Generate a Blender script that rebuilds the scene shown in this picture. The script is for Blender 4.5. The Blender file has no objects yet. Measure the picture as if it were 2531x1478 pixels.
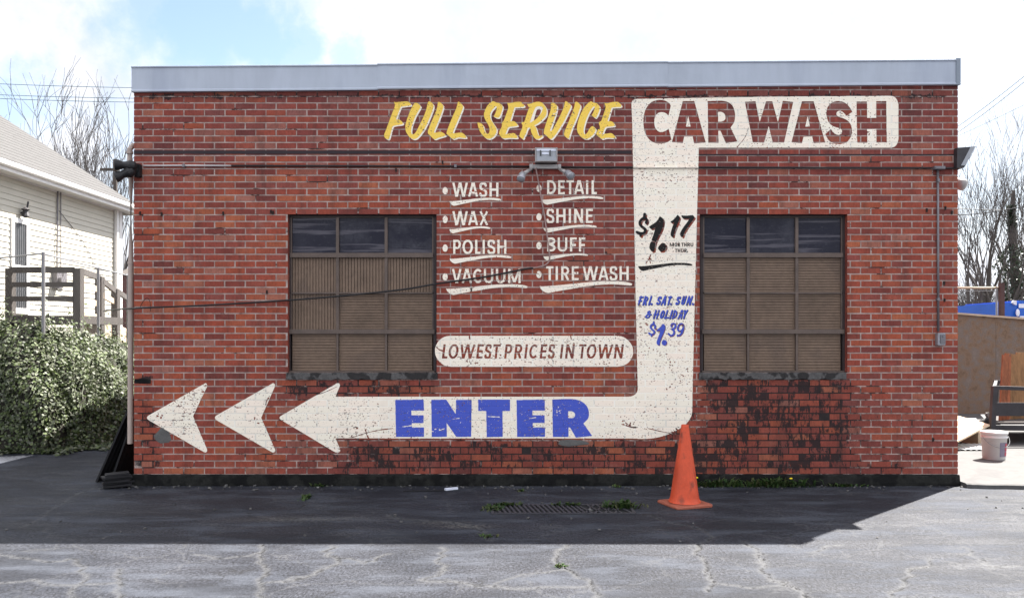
import bpy, bmesh, math, random
import numpy as np
from mathutils import Vector, Matrix
random.seed(7); rng = np.random.default_rng(7)
SC = bpy.context.scene; COL = SC.collection
# ------------------------------------------------------------------ camera, world, sun
K = 0.004; D = 7.9; CX = 1265.5; HZ = 835.0; EYE = 1.46; BASE = 1200.0
cam = bpy.data.cameras.new('camera'); camo = bpy.data.objects.new('camera', cam); COL.objects.link(camo)
cam.sensor_width = 36; cam.lens = 36*D/(2531*K); cam.shift_y = (HZ-739)/2531.0; cam.clip_end = 2000; cam.clip_start = 0.05
camo.location = (0, -D, EYE); camo.rotation_euler = (math.pi/2, 0, 0); SC.camera = camo
SC.view_settings.view_transform = 'Standard'; SC.view_settings.look = 'None'; SC.view_settings.exposure = 3.0; SC.view_settings.gamma = 1
SUN = Vector((2.35, 2.2, 4.19)).normalized()
EL = math.asin(SUN.z); AZ = math.atan2(SUN.x, SUN.y)
sl = bpy.data.lights.new('sun', 'SUN'); so = bpy.data.objects.new('sun', sl); COL.objects.link(so)
sl.energy = 3.35; sl.angle = math.radians(0.5); sl.color = (1, 0.955, 0.89)
so.rotation_euler = SUN.to_track_quat('Z', 'Y').to_euler(); so.location = (6, 6, 20)

def S2W(px, py, Y=0.0):
    d = (Y+D)/D
    return Vector(((px-CX)*K*d, Y, EYE+(HZ-py)*K*d))
def GY(py): return D*(HZ-BASE)/(HZ-py)-D            # depth of a ground point seen at photo row py
def G(px, py, z=0.0):
    Y = D*(EYE-z)/(K*(py-HZ))-D
    v = S2W(px, py, Y); v.z = z; return v
def wx(px): return (px-CX)*K
def wz(py): return (BASE-py)*K

world = bpy.data.worlds.new('World'); SC.world = world; world.use_nodes = True
def build_world():
    nt = world.node_tree; N = nt.nodes; L = nt.links; N.clear()
    out = N.new('ShaderNodeOutputWorld'); bg = N.new('ShaderNodeBackground'); L.new(bg.outputs[0], out.inputs[0])
    sky = N.new('ShaderNodeTexSky'); sky.sky_type = 'NISHITA'; sky.sun_disc = False
    sky.sun_elevation = EL; sky.sun_rotation = AZ; sky.air_density = 1.0; sky.dust_density = 0.6
    tc = N.new('ShaderNodeTexCoord')
    n1 = N.new('ShaderNodeTexNoise'); n1.inputs['Scale'].default_value = 5.5; n1.inputs['Detail'].default_value = 9; n1.inputs['Roughness'].default_value = 0.62
    L.new(tc.outputs['Generated'], n1.inputs['Vector'])
    n2 = N.new('ShaderNodeTexNoise'); n2.inputs['Scale'].default_value = 1.6; n2.inputs['Detail'].default_value = 6
    L.new(tc.outputs['Generated'], n2.inputs['Vector'])
    def math_(op, a, b=None):
        m = N.new('ShaderNodeMath'); m.operation = op
        for i, v in enumerate((a, b)):
            if v is None: continue
            if isinstance(v, (int, float)): m.inputs[i].default_value = v
            else: L.new(v, m.inputs[i])
        return m.outputs[0]
    wob = math_('MULTIPLY', math_('SUBTRACT', n1.outputs[0], 0.5), 0.26)
    mask = None
    for (px, py, r, w) in [(420, -5, .075, .9), (520, 60, .085, 1), (630, 95, .075, 1), (740, 130, .055, .9), (850, 148, .045, .7), (700, 40, .06, .5),
                        (0, 275, .055, .8), (60, 330, .05, .6), (330, 420, .06, .45), (1150, 60, .11, .22), (1700, 130, .10, .16), (1930, 50, .14, .42), (2450, 30, .10, .35), (2400, 440, .09, .4), (2480, 250, .08, .25)]:
        d = Vector(((px-CX)*K, D, (HZ-py)*K)).normalized()
        vm = N.new('ShaderNodeVectorMath'); vm.operation = 'DISTANCE'; L.new(tc.outputs['Generated'], vm.inputs[0]); vm.inputs[1].default_value = d
        mr = N.new('ShaderNodeMapRange'); mr.interpolation_type = 'SMOOTHSTEP'
        L.new(math_('ADD', vm.outputs['Value'], wob), mr.inputs[0])
        mr.inputs[1].default_value = r*1.25; mr.inputs[2].default_value = r*0.35; mr.inputs[3].default_value = 0; mr.inputs[4].default_value = w
        mask = mr.outputs[0] if mask is None else math_('MAXIMUM', mask, mr.outputs[0])
    # clear gaps elsewhere in the sky (behind and above the camera)
    sep = N.new('ShaderNodeSeparateXYZ'); L.new(tc.outputs['Generated'], sep.inputs[0])
    mrb = N.new('ShaderNodeMapRange'); L.new(sep.outputs['Y'], mrb.inputs[0]); mrb.inputs[1].default_value = 0.55; mrb.inputs[2].default_value = 0.2
    mrn = N.new('ShaderNodeMapRange'); mrn.interpolation_type = 'SMOOTHSTEP'; L.new(n2.outputs[0], mrn.inputs[0]); mrn.inputs[1].default_value = 0.44; mrn.inputs[2].default_value = 0.58
    gaps = math_('MULTIPLY', math_('MULTIPLY', mrb.outputs[0], mrn.outputs[0]), 0.35)
    mask = math_('MAXIMUM', mask, gaps)
    # cloud radiance with soft structure
    cr = N.new('ShaderNodeMapRange'); L.new(n1.outputs[0], cr.inputs[0]); cr.inputs[1].default_value = 0.3; cr.inputs[2].default_value = 0.7; cr.inputs[3].default_value = 1.9; cr.inputs[4].default_value = 2.9
    front = N.new('ShaderNodeMapRange'); L.new(sep.outputs['Y'], front.inputs[0]); front.inputs[1].default_value = 0.45; front.inputs[2].default_value = 0.75; front.inputs[3].default_value = 1.0; front.inputs[4].default_value = 0.60
    crf = math_('MULTIPLY', cr.outputs[0], front.outputs[0])
    cc = N.new('ShaderNodeCombineColor')
    for i in range(3): L.new(math_('MULTIPLY', crf, (0.975, 1.0, 1.075)[i]), cc.inputs[i])
    sc = N.new('ShaderNodeMix'); sc.data_type = 'RGBA'; sc.blend_type = 'MULTIPLY'; sc.inputs['Factor'].default_value = 1
    L.new(sky.outputs[0], sc.inputs[6]); sc.inputs[7].default_value = (0.36, 0.335, 0.31, 1)
    mx = N.new('ShaderNodeMix'); mx.data_type = 'RGBA'; L.new(mask, mx.inputs['Factor']); L.new(cc.outputs[0], mx.inputs[6]); L.new(sc.outputs[2], mx.inputs[7])
    L.new(mx.outputs[2], bg.inputs[0]); bg.inputs[1].default_value = 0.1
build_world()

# ------------------------------------------------------------------ helpers
class MB:
    def __init__(s): s.v = []; s.f = []; s.att = {}
    def add(s, vs, fs):
        o = len(s.v); s.v += [tuple(v) for v in vs]; s.f += [tuple(i+o for i in f) for f in fs]
    def box(s, a, b, rot=None, piv=None):
        (x0, y0, z0), (x1, y1, z1) = a, b
        vs = [Vector(p) for p in ((x0,y0,z0),(x1,y0,z0),(x1,y1,z0),(x0,y1,z0),(x0,y0,z1),(x1,y0,z1),(x1,y1,z1),(x0,y1,z1))]
        if rot is not None:
            piv = Vector(piv) if piv is not None else sum(vs, Vector())/8
            vs = [rot @ (v-piv)+piv for v in vs]
        s.add(vs, [(0,3,2,1),(4,5,6,7),(0,1,5,4),(1,2,6,5),(2,3,7,6),(3,0,4,7)])
    def bar(s, p, q, w, h, up=(0,0,1)):
        p, q = Vector(p), Vector(q); t = (q-p).normalized(); up = Vector(up)
        a = t.cross(up)
        if a.length < 1e-4: a = t.cross(Vector((0,1,0)))
        a.normalize(); b = a.cross(t).normalized(); a *= w/2; b *= h/2
        s.add([p-a-b, p+a-b, p+a+b, p-a+b, q-a-b, q+a-b, q+a+b, q-a+b], [(0,1,2,3),(7,6,5,4),(0,4,5,1),(1,5,6,2),(2,6,7,3),(3,7,4,0)])
    def tube(s, pts, r, n=8, cap=True):
        pts = [Vector(p) for p in pts]; m = len(pts)
        rs = r if isinstance(r, (list, tuple)) else [r]*m
        o = len(s.v); ref = None
        for i, p in enumerate(pts):
            t = (pts[min(i+1, m-1)]-pts[max(i-1, 0)])
            t = t.normalized() if t.length > 1e-9 else Vector((0,0,1))
            if ref is None: ref = Vector((0,0,1)) if abs(t.z) < 0.9 else Vector((1,0,0))
            a = t.cross(ref)
            if a.length < 1e-5: a = t.cross(Vector((0,1,0)))
            a.normalize(); b = t.cross(a); ref = -b if False else ref
            for k in range(n):
                an = 2*math.pi*k/n; s.v.append(tuple(p+(a*math.cos(an)+b*math.sin(an))*rs[i]))
        for i in range(m-1):
            for k in range(n):
                s.f.append((o+i*n+k, o+i*n+(k+1)%n, o+(i+1)*n+(k+1)%n, o+(i+1)*n+k))
        if cap: s.f.append(tuple(o+k for k in range(n))[::-1]); s.f.append(tuple(o+(m-1)*n+k for k in range(n)))
    def lathe(s, prof, c, n=24, M=None):
        o = len(s.v); c = Vector(c)
        for (r, z) in prof:
            for k in range(n):
                an = 2*math.pi*k/n; v = Vector((r*math.cos(an), r*math.sin(an), z))
                if M is not None: v = M @ v
                s.v.append(tuple(v+c))
        for i in range(len(prof)-1):
            for k in range(n):
                s.f.append((o+i*n+k, o+i*n+(k+1)%n, o+(i+1)*n+(k+1)%n, o+(i+1)*n+k))
        s.f.append(tuple(o+k for k in range(n))[::-1]); s.f.append(tuple(o+(len(prof)-1)*n+k for k in range(n)))
    def build(s, name, m, parent=None, smooth=False, bevel=0):
        me = bpy.data.meshes.new(name); me.from_pydata(s.v, [], s.f)
        for k, arr in s.att.items():
            at = me.attributes.new(k, 'FLOAT', 'POINT'); at.data.foreach_set('value', np.asarray(arr, dtype=np.float32))
        me.materials.append(m)
        if smooth: me.polygons.foreach_set('use_smooth', [True]*len(me.polygons))
        me.update()
        o = bpy.data.objects.new(name, me); COL.objects.link(o)
        if bevel:
            bm = bmesh.new(); bm.from_mesh(me); bmesh.ops.recalc_face_normals(bm, faces=bm.faces)
            bmesh.ops.bevel(bm, geom=[e for e in bm.edges if e.is_manifold and e.calc_face_angle(0) > 0.5], offset=bevel, segments=2, affect='EDGES', clamp_overlap=True)
            bm.to_mesh(me); bm.free()
        if parent is not None:
            o.parent = parent; o.matrix_parent_inverse = Matrix.Translation(-Vector(parent.location)) if parent.type == 'EMPTY' else Matrix()
        return o
def tag(o, label=None, cat=None, group=None, kind=None):
    if label: o['label'] = label
    if cat: o['category'] = cat
    if group: o['group'] = group
    if kind: o['kind'] = kind
    return o
def thing(name, label, cat, loc=(0,0,0), group=None):
    o = bpy.data.objects.new(name, None); o.location = loc; o.empty_display_size = 0.1; COL.objects.link(o)
    return tag(o, label, cat, group)

# ------------------------------------------------------------------ materials
def newmat(name):
    m = bpy.data.materials.new(name); m.use_nodes = True
    nt = m.node_tree; return m, nt, nt.nodes, nt.links, nt.nodes['Principled BSDF']
def nd(N, t, **kw):
    n = N.new(t)
    for k, v in kw.items():
        if k in n.inputs: n.inputs[k].default_value = v
        else: setattr(n, k, v)
    return n
def mth(N, L, op, a, b=None, clamp=False):
    m = N.new('ShaderNodeMath'); m.operation = op; m.use_clamp = clamp
    for i, v in enumerate((a, b)):
        if v is None: continue
        if isinstance(v, (int, float)): m.inputs[i].default_value = v
        else: L.new(v, m.inputs[i])
    return m.outputs[0]
def mixc(N, L, f, a, b, mode='MIX'):
    m = N.new('ShaderNodeMix'); m.data_type = 'RGBA'; m.blend_type = mode
    for s, v in ((m.inputs['Factor'], f), (m.inputs[6], a), (m.inputs[7], b)):
        if isinstance(v, (int, float)): s.default_value = v
        elif isinstance(v, tuple): s.default_value = v if len(v) == 4 else v+(1,)
        else: L.new(v, s)
    return m.outputs[2]
def rng_(N, L, v, a, b, c=0.0, d=1.0, smooth=True):
    m = N.new('ShaderNodeMapRange'); m.interpolation_type = 'SMOOTHSTEP' if smooth else 'LINEAR'
    L.new(v, m.inputs[0]); m.inputs[1].default_value = a; m.inputs[2].default_value = b; m.inputs[3].default_value = c; m.inputs[4].default_value = d
    return m.outputs[0]
def noise(N, L, vec, scale, detail=5, rough=0.55):
    n = nd(N, 'ShaderNodeTexNoise', Scale=scale, Detail=detail, Roughness=rough); L.new(vec, n.inputs['Vector']); return n.outputs[0]
def mapping(N, L, vec, scale=(1,1,1), loc=(0,0,0), rot=(0,0,0)):
    m = N.new('ShaderNodeMapping'); L.new(vec, m.inputs[0]); m.inputs['Scale'].default_value = scale; m.inputs['Location'].default_value = loc; m.inputs['Rotation'].default_value = rot; return m.outputs[0]
def bump(N, L, b, h, strength=0.3, dist=0.01):
    n = nd(N, 'ShaderNodeBump', Strength=strength, Distance=dist); L.new(h, n.inputs['Height']); L.new(n.outputs[0], b.inputs['Normal'])
def pm(name, col, rough=0.6, var=0.25, scale=6.0, bmp=0.25, metal=0.0, spec=0.4, stretch=(1,1,1), col2=None, c2at=(0.5, 0.65), bdist=0.004, isl=0.0):
    m, nt, N, L, b = newmat(name)
    tc = N.new('ShaderNodeTexCoord'); v = mapping(N, L, tc.outputs['Object'], stretch)
    n1 = noise(N, L, v, scale, 6); n2 = noise(N, L, v, scale*9, 4)
    f = mth(N, L, 'ADD', mth(N, L, 'MULTIPLY', n1, 0.65), mth(N, L, 'MULTIPLY', n2, 0.35))
    g = rng_(N, L, f, 0.3, 0.7, 1-var, 1+var, False)
    c = mixc(N, L, 1.0, tuple(col)+(1,), (1,1,1,1), 'MULTIPLY')
    if col2 is not None:
        c = mixc(N, L, rng_(N, L, n1, c2at[0], c2at[1]), c, tuple(col2)+(1,))
    if isl:
        gi = N.new('ShaderNodeNewGeometry'); g = mth(N, L, 'MULTIPLY', g, rng_(N, L, gi.outputs['Random Per Island'], 0, 1, 1-isl, 1+isl, False))
    cv = N.new('ShaderNodeCombineColor')
    for i in range(3): L.new(g, cv.inputs[i])
    c = mixc(N, L, 1.0, c, cv.outputs[0], 'MULTIPLY')
    L.new(c, b.inputs['Base Color']); b.inputs['Roughness'].default_value = rough; b.inputs['Metallic'].default_value = metal; b.inputs['Specular IOR Level'].default_value = spec
    if bmp: bump(N, L, b, f, bmp, bdist)
    return m

BW = 50.7*K; RU = 16.24*K; RL = 16.73*K; ZB = wz(921)
def wallvec(N, L):
    """brick coordinates that follow the real courses: (x, course number)"""
    tc = N.new('ShaderNodeTexCoord'); sep = N.new('ShaderNodeSeparateXYZ'); L.new(tc.outputs['Object'], sep.inputs[0])
    dz = mth(N, L, 'SUBTRACT', sep.outputs['Z'], ZB)
    up = mth(N, L, 'MULTIPLY', mth(N, L, 'MAXIMUM', dz, 0.0), 1/RU); dn = mth(N, L, 'MULTIPLY', mth(N, L, 'MINIMUM', dz, 0.0), 1/RL)
    r = mth(N, L, 'ADD', up, dn)
    cb = N.new('ShaderNodeCombineXYZ'); L.new(mth(N, L, 'MULTIPLY', sep.outputs['X'], 0.5/BW), cb.inputs[0]); L.new(mth(N, L, 'MULTIPLY', r, 0.25), cb.inputs[1])
    return tc.outputs['Object'], cb.outputs[0]

def mat_brick():
    m, nt, N, L, b = newmat('red_brick')
    tc = N.new('ShaderNodeTexCoord'); ob = tc.outputs['Object']
    gi = N.new('ShaderNodeNewGeometry'); ri = gi.outputs['Random Per Island']
    def ramp(cols):
        r = N.new('ShaderNodeValToRGB'); r.color_ramp.interpolation = 'LINEAR'; e = r.color_ramp.elements
        while len(e) < len(cols): e.new(0.5)
        for i, (p, c) in enumerate(cols): e[i].position = p; e[i].color = c+(1,)
        L.new(ri, r.inputs[0]); return r.outputs[0]
    cool = ramp([(0, (.135,.038,.035)), (.10, (.195,.048,.042)), (.3, (.245,.055,.043)), (.5, (.200,.062,.055)), (.66, (.275,.062,.043)), (.8, (.225,.052,.042)), (.92, (.265,.105,.088)), (1, (.33,.085,.042))])
    warm = ramp([(0, (.175,.044,.036)), (.10, (.245,.054,.038)), (.3, (.335,.070,.040)), (.5, (.255,.064,.050)), (.66, (.370,.086,.041)), (.8, (.295,.062,.040)), (.92, (.40,.115,.055)), (1, (.315,.130,.100))])
    at = N.new('ShaderNodeAttribute'); at.attribute_name = 'warm'
    c = mixc(N, L, at.outputs['Fac'], cool, warm)
    n1 = noise(N, L, ob, 9, 6); n2 = noise(N, L, ob, 120, 5, 0.7); n3 = noise(N, L, mapping(N, L, ob, (1, 1, 0.35)), 55, 4)
    g = mth(N, L, 'ADD', mth(N, L, 'MULTIPLY', n2, 0.6), mth(N, L, 'MULTIPLY', n3, 0.4)); g = rng_(N, L, g,   .3, .72, .50, 1.22, False)
    g = mth(N, L, 'MULTIPLY', g, rng_(N, L, n1, .3, .7, .85, 1.12))
    cv = N.new('ShaderNodeCombineColor'); [L.new(g, cv.inputs[i]) for i in range(3)]
    c = mixc(N, L, 1.0, c, cv.outputs[0], 'MULTIPLY')
    # long run-down grime and pale lime bloom
    rd = noise(N, L, mapping(N, L, ob, (1, 1, .16)), 7, 7, .66); c = mixc(N, L, rng_(N, L, rd, .46, .74, 0, .6), c, (.055, .026, .022, 1))
    c = mixc(N, L, rng_(N, L, noise(N, L, ob, 3.3, 7, .65), .56, .78, 0, .25), c, (.34, .22, .19, 1))
    st = N.new('ShaderNodeAttribute'); st.attribute_name = 'stain_shade'
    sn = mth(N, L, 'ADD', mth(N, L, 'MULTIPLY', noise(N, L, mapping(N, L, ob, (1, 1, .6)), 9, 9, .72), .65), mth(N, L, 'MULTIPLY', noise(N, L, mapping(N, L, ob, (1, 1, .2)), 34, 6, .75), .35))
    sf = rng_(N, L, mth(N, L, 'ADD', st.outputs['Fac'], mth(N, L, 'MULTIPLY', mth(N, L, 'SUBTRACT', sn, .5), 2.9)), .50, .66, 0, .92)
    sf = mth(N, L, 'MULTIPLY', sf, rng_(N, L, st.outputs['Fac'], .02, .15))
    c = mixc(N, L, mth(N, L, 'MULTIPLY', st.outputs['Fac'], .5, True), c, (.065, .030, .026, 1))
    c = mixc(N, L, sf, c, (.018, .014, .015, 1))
    L.new(c, b.inputs['Base Color']); b.inputs['Roughness'].default_value = .85; b.inputs['Specular IOR Level'].default_value = .25
    bump(N, L, b, g, .7, .005); return m
def mat_mortar():
    m, nt, N, L, b = newmat('mortar')
    tc = N.new('ShaderNodeTexCoord'); ob = tc.outputs['Object']
    n1 = noise(N, L, ob, 14, 6); n2 = noise(N, L, ob, 3, 4)
    c = mixc(N, L, rng_(N, L, n1, .35, .65), (.40, .315, .28, 1), (.25, .19, .17, 1))
    st = N.new('ShaderNodeAttribute'); st.attribute_name = 'stain_shade'
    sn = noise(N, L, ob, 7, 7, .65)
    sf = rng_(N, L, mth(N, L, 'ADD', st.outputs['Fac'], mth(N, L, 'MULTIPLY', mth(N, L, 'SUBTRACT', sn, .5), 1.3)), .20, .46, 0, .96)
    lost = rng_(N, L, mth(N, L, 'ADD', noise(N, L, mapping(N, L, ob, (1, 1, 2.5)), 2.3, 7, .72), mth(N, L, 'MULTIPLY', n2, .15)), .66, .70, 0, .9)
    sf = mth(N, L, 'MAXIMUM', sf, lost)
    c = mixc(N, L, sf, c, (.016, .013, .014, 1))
    L.new(c, b.inputs['Base Color']); b.inputs['Roughness'].default_value = .95; b.inputs['Specular IOR Level'].default_value = .15
    bump(N, L, b, n1, .5, .004); return m
def mat_paint(name, col, wear=1.0, ghost=0.85):
    m, nt, N, L, b = newmat(name); out = N['Material Output']
    ob, bv = wallvec(N, L)
    br = N.new('ShaderNodeTexBrick'); L.new(bv, br.inputs['Vector']); br.inputs['Scale'].default_value = 1; br.offset = .5
    br.inputs['Mortar Size'].default_value = .022; br.inputs['Mortar Smooth'].default_value = .3; br.inputs['Brick Width'].default_value = .5; br.inputs['Row Height'].default_value = .25
    br.inputs['Color1'].default_value = (1, .905, .86, 1); br.inputs['Color2'].default_value = (.96, .935, .88, 1); br.inputs['Mortar'].default_value = (1, 1, 1, 1)
    c = mixc(N, L, ghost, tuple(col)+(1,), mixc(N, L, 1.0, tuple(col)+(1,), br.outputs['Color'], 'MULTIPLY'))
    # thin grey joints showing through where the wall is worst
    j = mth(N, L, 'MULTIPLY', br.outputs['Fac'], rng_(N, L, noise(N, L, ob, 1.1, 3), .46, .60, 0, .42))
    c = mixc(N, L, j, c, tuple(.55*x for x in col)+(1,))
    dirt = rng_(N, L, noise(N, L, mapping(N, L, ob, (1, 1, .5)), 2.2, 7, .6), .5, .75, 0, .16)
    c = mixc(N, L, dirt, c, tuple(.6*x for x in col)+(1,))
    L.new(c, b.inputs['Base Color']); b.inputs['Roughness'].default_value = .7; b.inputs['Specular IOR Level'].default_value = .2
    # worn-through specks
    dens = noise(N, L, ob, 1.7, 3)
    s1 = noise(N, L, mapping(N, L, ob, (1, 1, 1.35)), 62, 2.5, .5)
    s2 = noise(N, L, mapping(N, L, ob, (.8, 1, 1.5), (3, 2, 1)), 24, 4, .6)
    t1 = mth(N, L, 'ADD', s1, mth(N, L, 'MULTIPLY', dens, .24)); t2 = mth(N, L, 'ADD', mth(N, L, 'ADD', s2, mth(N, L, 'MULTIPLY', br.outputs['Fac'], .05)), mth(N, L, 'MULTIPLY', dens, .30))
    h1 = rng_(N, L, t1, .765-.02*(wear-1), .790-.02*(wear-1)); h2 = rng_(N, L, t2, .828-.02*(wear-1), .842-.02*(wear-1))
    hole = mth(N, L, 'MAXIMUM', h1, h2)
    tr = N.new('ShaderNodeBsdfTransparent'); ms = N.new('ShaderNodeMixShader'); L.new(hole, ms.inputs[0]); L.new(b.outputs[0], ms.inputs[1]); L.new(tr.outputs[0], ms.inputs[2]); L.new(ms.outputs[0], out.inputs[0])
    bump(N, L, b, mth(N, L, 'SUBTRACT', mth(N, L, 'MULTIPLY', noise(N, L, ob, 90, 4), .3), br.outputs['Fac']), .35, .004)
    return m
def mat_ground():
    m, nt, N, L, b = newmat('asphalt')
    tc = N.new('ShaderNodeTexCoord'); ob = tc.outputs['Object']
    fine = noise(N, L, ob, 95, 5, .8); mid = noise(N, L, ob, 38, 5, .6); big = noise(N, L, ob, 1.1, 6, .6); st = noise(N, L, mapping(N, L, ob, (.55, 1.7, 1)), 2.6, 7, .62)
    g = mth(N, L, 'ADD', mth(N, L, 'MULTIPLY', fine, .55), mth(N, L, 'MULTIPLY', mid, .45)); gr = noise(N, L, mapping(N, L, ob, (1, .5, 1)), 62, 3, .9); g = mth(N, L, 'MULTIPLY', rng_(N, L, g, .34, .66, .45, 1.5, False), rng_(N, L, gr, .36, .64, .25, 2.0, False))
    c = mixc(N, L, rng_(N, L, big, .35, .65), (.0155, .017, .0225, 1), (.0275, .029, .0355, 1))
    cv = N.new('ShaderNodeCombineColor'); [L.new(g, cv.inputs[i]) for i in range(3)]
    c = mixc(N, L, 1.0, c, cv.outputs[0], 'MULTIPLY')
    c = mixc(N, L, rng_(N, L, st, .46, .66, 0, .62), c, (.060, .066, .081, 1))         # dusty, worn streaks
    c = mixc(N, L, rng_(N, L, noise(N, L, mapping(N, L, ob, (.5, 1.6, 1), (4, 7, 0)), 1.5, 6, .6), .50, .64, 0, .55), c, (.013, .014, .018, 1))   # damp / tarry areas
    def attr(n):
        a = N.new('ShaderNodeAttribute'); a.attribute_name = n; return a.outputs['Fac']
    hal = mth(N, L, 'MULTIPLY', attr('halo'), rng_(N, L, mid, .25, .6, .35, 1.15))
    vn = nd(N, 'ShaderNodeTexVoronoi', Scale=1.35, feature='DISTANCE_TO_EDGE'); wv2 = N.new('ShaderNodeVectorMath'); wv2.operation = 'ADD'; nn2 = nd(N, 'ShaderNodeTexNoise', Scale=2.2, Detail=7.0, Roughness=.62); L.new(ob, nn2.inputs[0])
    sc2 = N.new('ShaderNodeVectorMath'); sc2.operation = 'SCALE'; sc2.inputs[3].default_value = .75; L.new(nn2.outputs[1], sc2.inputs[0]); L.new(ob, wv2.inputs[0]); L.new(sc2.outputs[0], wv2.inputs[1]); L.new(wv2.outputs[0], vn.inputs['Vector'])
    web = mth(N, L, 'MULTIPLY', rng_(N, L, vn.outputs['Distance'], .022, .0), rng_(N, L, big, .38, .56, 0, .6))
    hal = mth(N, L, 'MAXIMUM', hal, web)
    c = mixc(N, L, mth(N, L, 'MULTIPLY', hal, rng_(N, L, fine, .3, .6, .5, 1.0), True), c, (.066, .067, .071, 1))
    c = mixc(N, L, mth(N, L, 'MULTIPLY', attr('rubble'), rng_(N, L, mid, .42, .58)), c, (.10, .095, .088, 1))
    c = mixc(N, L, mth(N, L, 'MULTIPLY', attr('tar'), rng_(N, L, mid, .3, .5, .5, 1)), c, (.018, .018, .022, 1))
    ck = mth(N, L, 'MULTIPLY', attr('crack'), rng_(N, L, noise(N, L, ob, 9, 4, .7), .42, .56))
    vor = nd(N, 'ShaderNodeTexVoronoi', Scale=2.1, feature='DISTANCE_TO_EDGE')
    wv = N.new('ShaderNodeVectorMath'); wv.operation = 'ADD'; nn = nd(N, 'ShaderNodeTexNoise', Scale=3.0, Detail=6.0); L.new(ob, nn.inputs[0])
    sc = N.new('ShaderNodeVectorMath'); sc.operation = 'SCALE'; sc.inputs[3].default_value = .5; L.new(nn.outputs[1], sc.inputs[0]); L.new(ob, wv.inputs[0]); L.new(sc.outputs[0], wv.inputs[1]); L.new(wv.outputs[0], vor.inputs['Vector'])
    fc = mth(N, L, 'MULTIPLY', rng_(N, L, vor.outputs['Distance'], .018, .004), rng_(N, L, noise(N, L, ob, 1.9, 4), .52, .66, 0, .8))
    c = mixc(N, L, mth(N, L, 'MAXIMUM', ck, fc), c, (.012, .012, .013, 1))
    L.new(c, b.inputs['Base Color'])
    L.new(rng_(N, L, st, .35, .65, .62, .85), b.inputs['Roughness']); b.inputs['Specular IOR Level'].default_value = .16
    bump(N, L, b, mth(N, L, 'SUBTRACT', mth(N, L, 'ADD', mth(N, L, 'MULTIPLY', fine, .6), mth(N, L, 'ADD', mid, mth(N, L, 'MULTIPLY', gr, .8))), mth(N, L, 'MULTIPLY', ck, 2)), .75, .006)
    return m
def mat_glass():
    m, nt, N, L, b = newmat('dirty_glass_reflections')
    tc = N.new('ShaderNodeTexCoord'); oi = N.new('ShaderNodeObjectInfo'); va = N.new('ShaderNodeVectorMath'); va.operation = 'ADD'; cb = N.new('ShaderNodeCombineXYZ'); L.new(mth(N, L, 'MULTIPLY', oi.outputs['Random'], 40), cb.inputs[0]); L.new(mth(N, L, 'MULTIPLY', oi.outputs['Random'], 23), cb.inputs[2]); L.new(tc.outputs['Object'], va.inputs[0]); L.new(cb.outputs[0], va.inputs[1]); ob = va.outputs[0]
    n1 = noise(N, L, ob, 3.0, 8, .65); n2 = noise(N, L, mapping(N, L, ob, (1, 1, 3)), 22, 5, .7)
    c = mixc(N, L, mth(N, L, 'MULTIPLY', rng_(N, L, n1, .40, .70, 0, .9), rng_(N, L, oi.outputs['Random'], 0, 1, .25, 1.0)), (.008, .008, .019, 1), (.060, .060, .072, 1))
    c = mixc(N, L, rng_(N, L, n2, .56, .72, 0, .5), c, (.085, .085, .095, 1))
    n3 = noise(N, L, mapping(N, L, ob, (.25, 1, 7)), 3.2, 4, .55); c = mixc(N, L, mth(N, L, 'MULTIPLY', rng_(N, L, n3, .56, .62), rng_(N, L, n3, .70, .64), True), c, (.075, .07, .085, 1))  # pale level streaks: reflected wires put into the pane colour
    L.new(c, b.inputs['Base Color']); L.new(rng_(N, L, n1, .4, .7, .06, .4), b.inputs['Roughness']); b.inputs['Specular IOR Level'].default_value = .13
    bump(N, L, b, n1, .12, .01); return m
def mat_leaf(name, cols, rough=.4, spec=.5, trans=.25):
    m, nt, N, L, b = newmat(name); out = N['Material Output']
    gi = N.new('ShaderNodeNewGeometry'); r = N.new('ShaderNodeValToRGB'); e = r.color_ramp.elements
    while len(e) < len(cols): e.new(.5)
    for i, c in enumerate(cols): e[i].position = i/(len(cols)-1); e[i].color = c+(1,)
    L.new(gi.outputs['Random Per Island'], r.inputs[0])
    tc = N.new('ShaderNodeTexCoord'); g = rng_(N, L, noise(N, L, tc.outputs['Object'], 1.6, 4), .3, .7, .65, 1.35, False)
    cv = N.new('ShaderNodeCombineColor'); [L.new(g, cv.inputs[i]) for i in range(3)]
    c = mixc(N, L, 1.0, r.outputs[0], cv.outputs[0], 'MULTIPLY')
    L.new(c, b.inputs['Base Color']); b.inputs['Roughness'].default_value = rough; b.inputs['Specular IOR Level'].default_value = spec
    tl = N.new('ShaderNodeBsdfTranslucent'); L.new(c, tl.inputs[0]); ms = N.new('ShaderNodeMixShader'); ms.inputs[0].default_value = trans
    L.new(b.outputs[0], ms.inputs[1]); L.new(tl.outputs[0], ms.inputs[2]); L.new(ms.outputs[0], out.inputs[0]); return m

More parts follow.
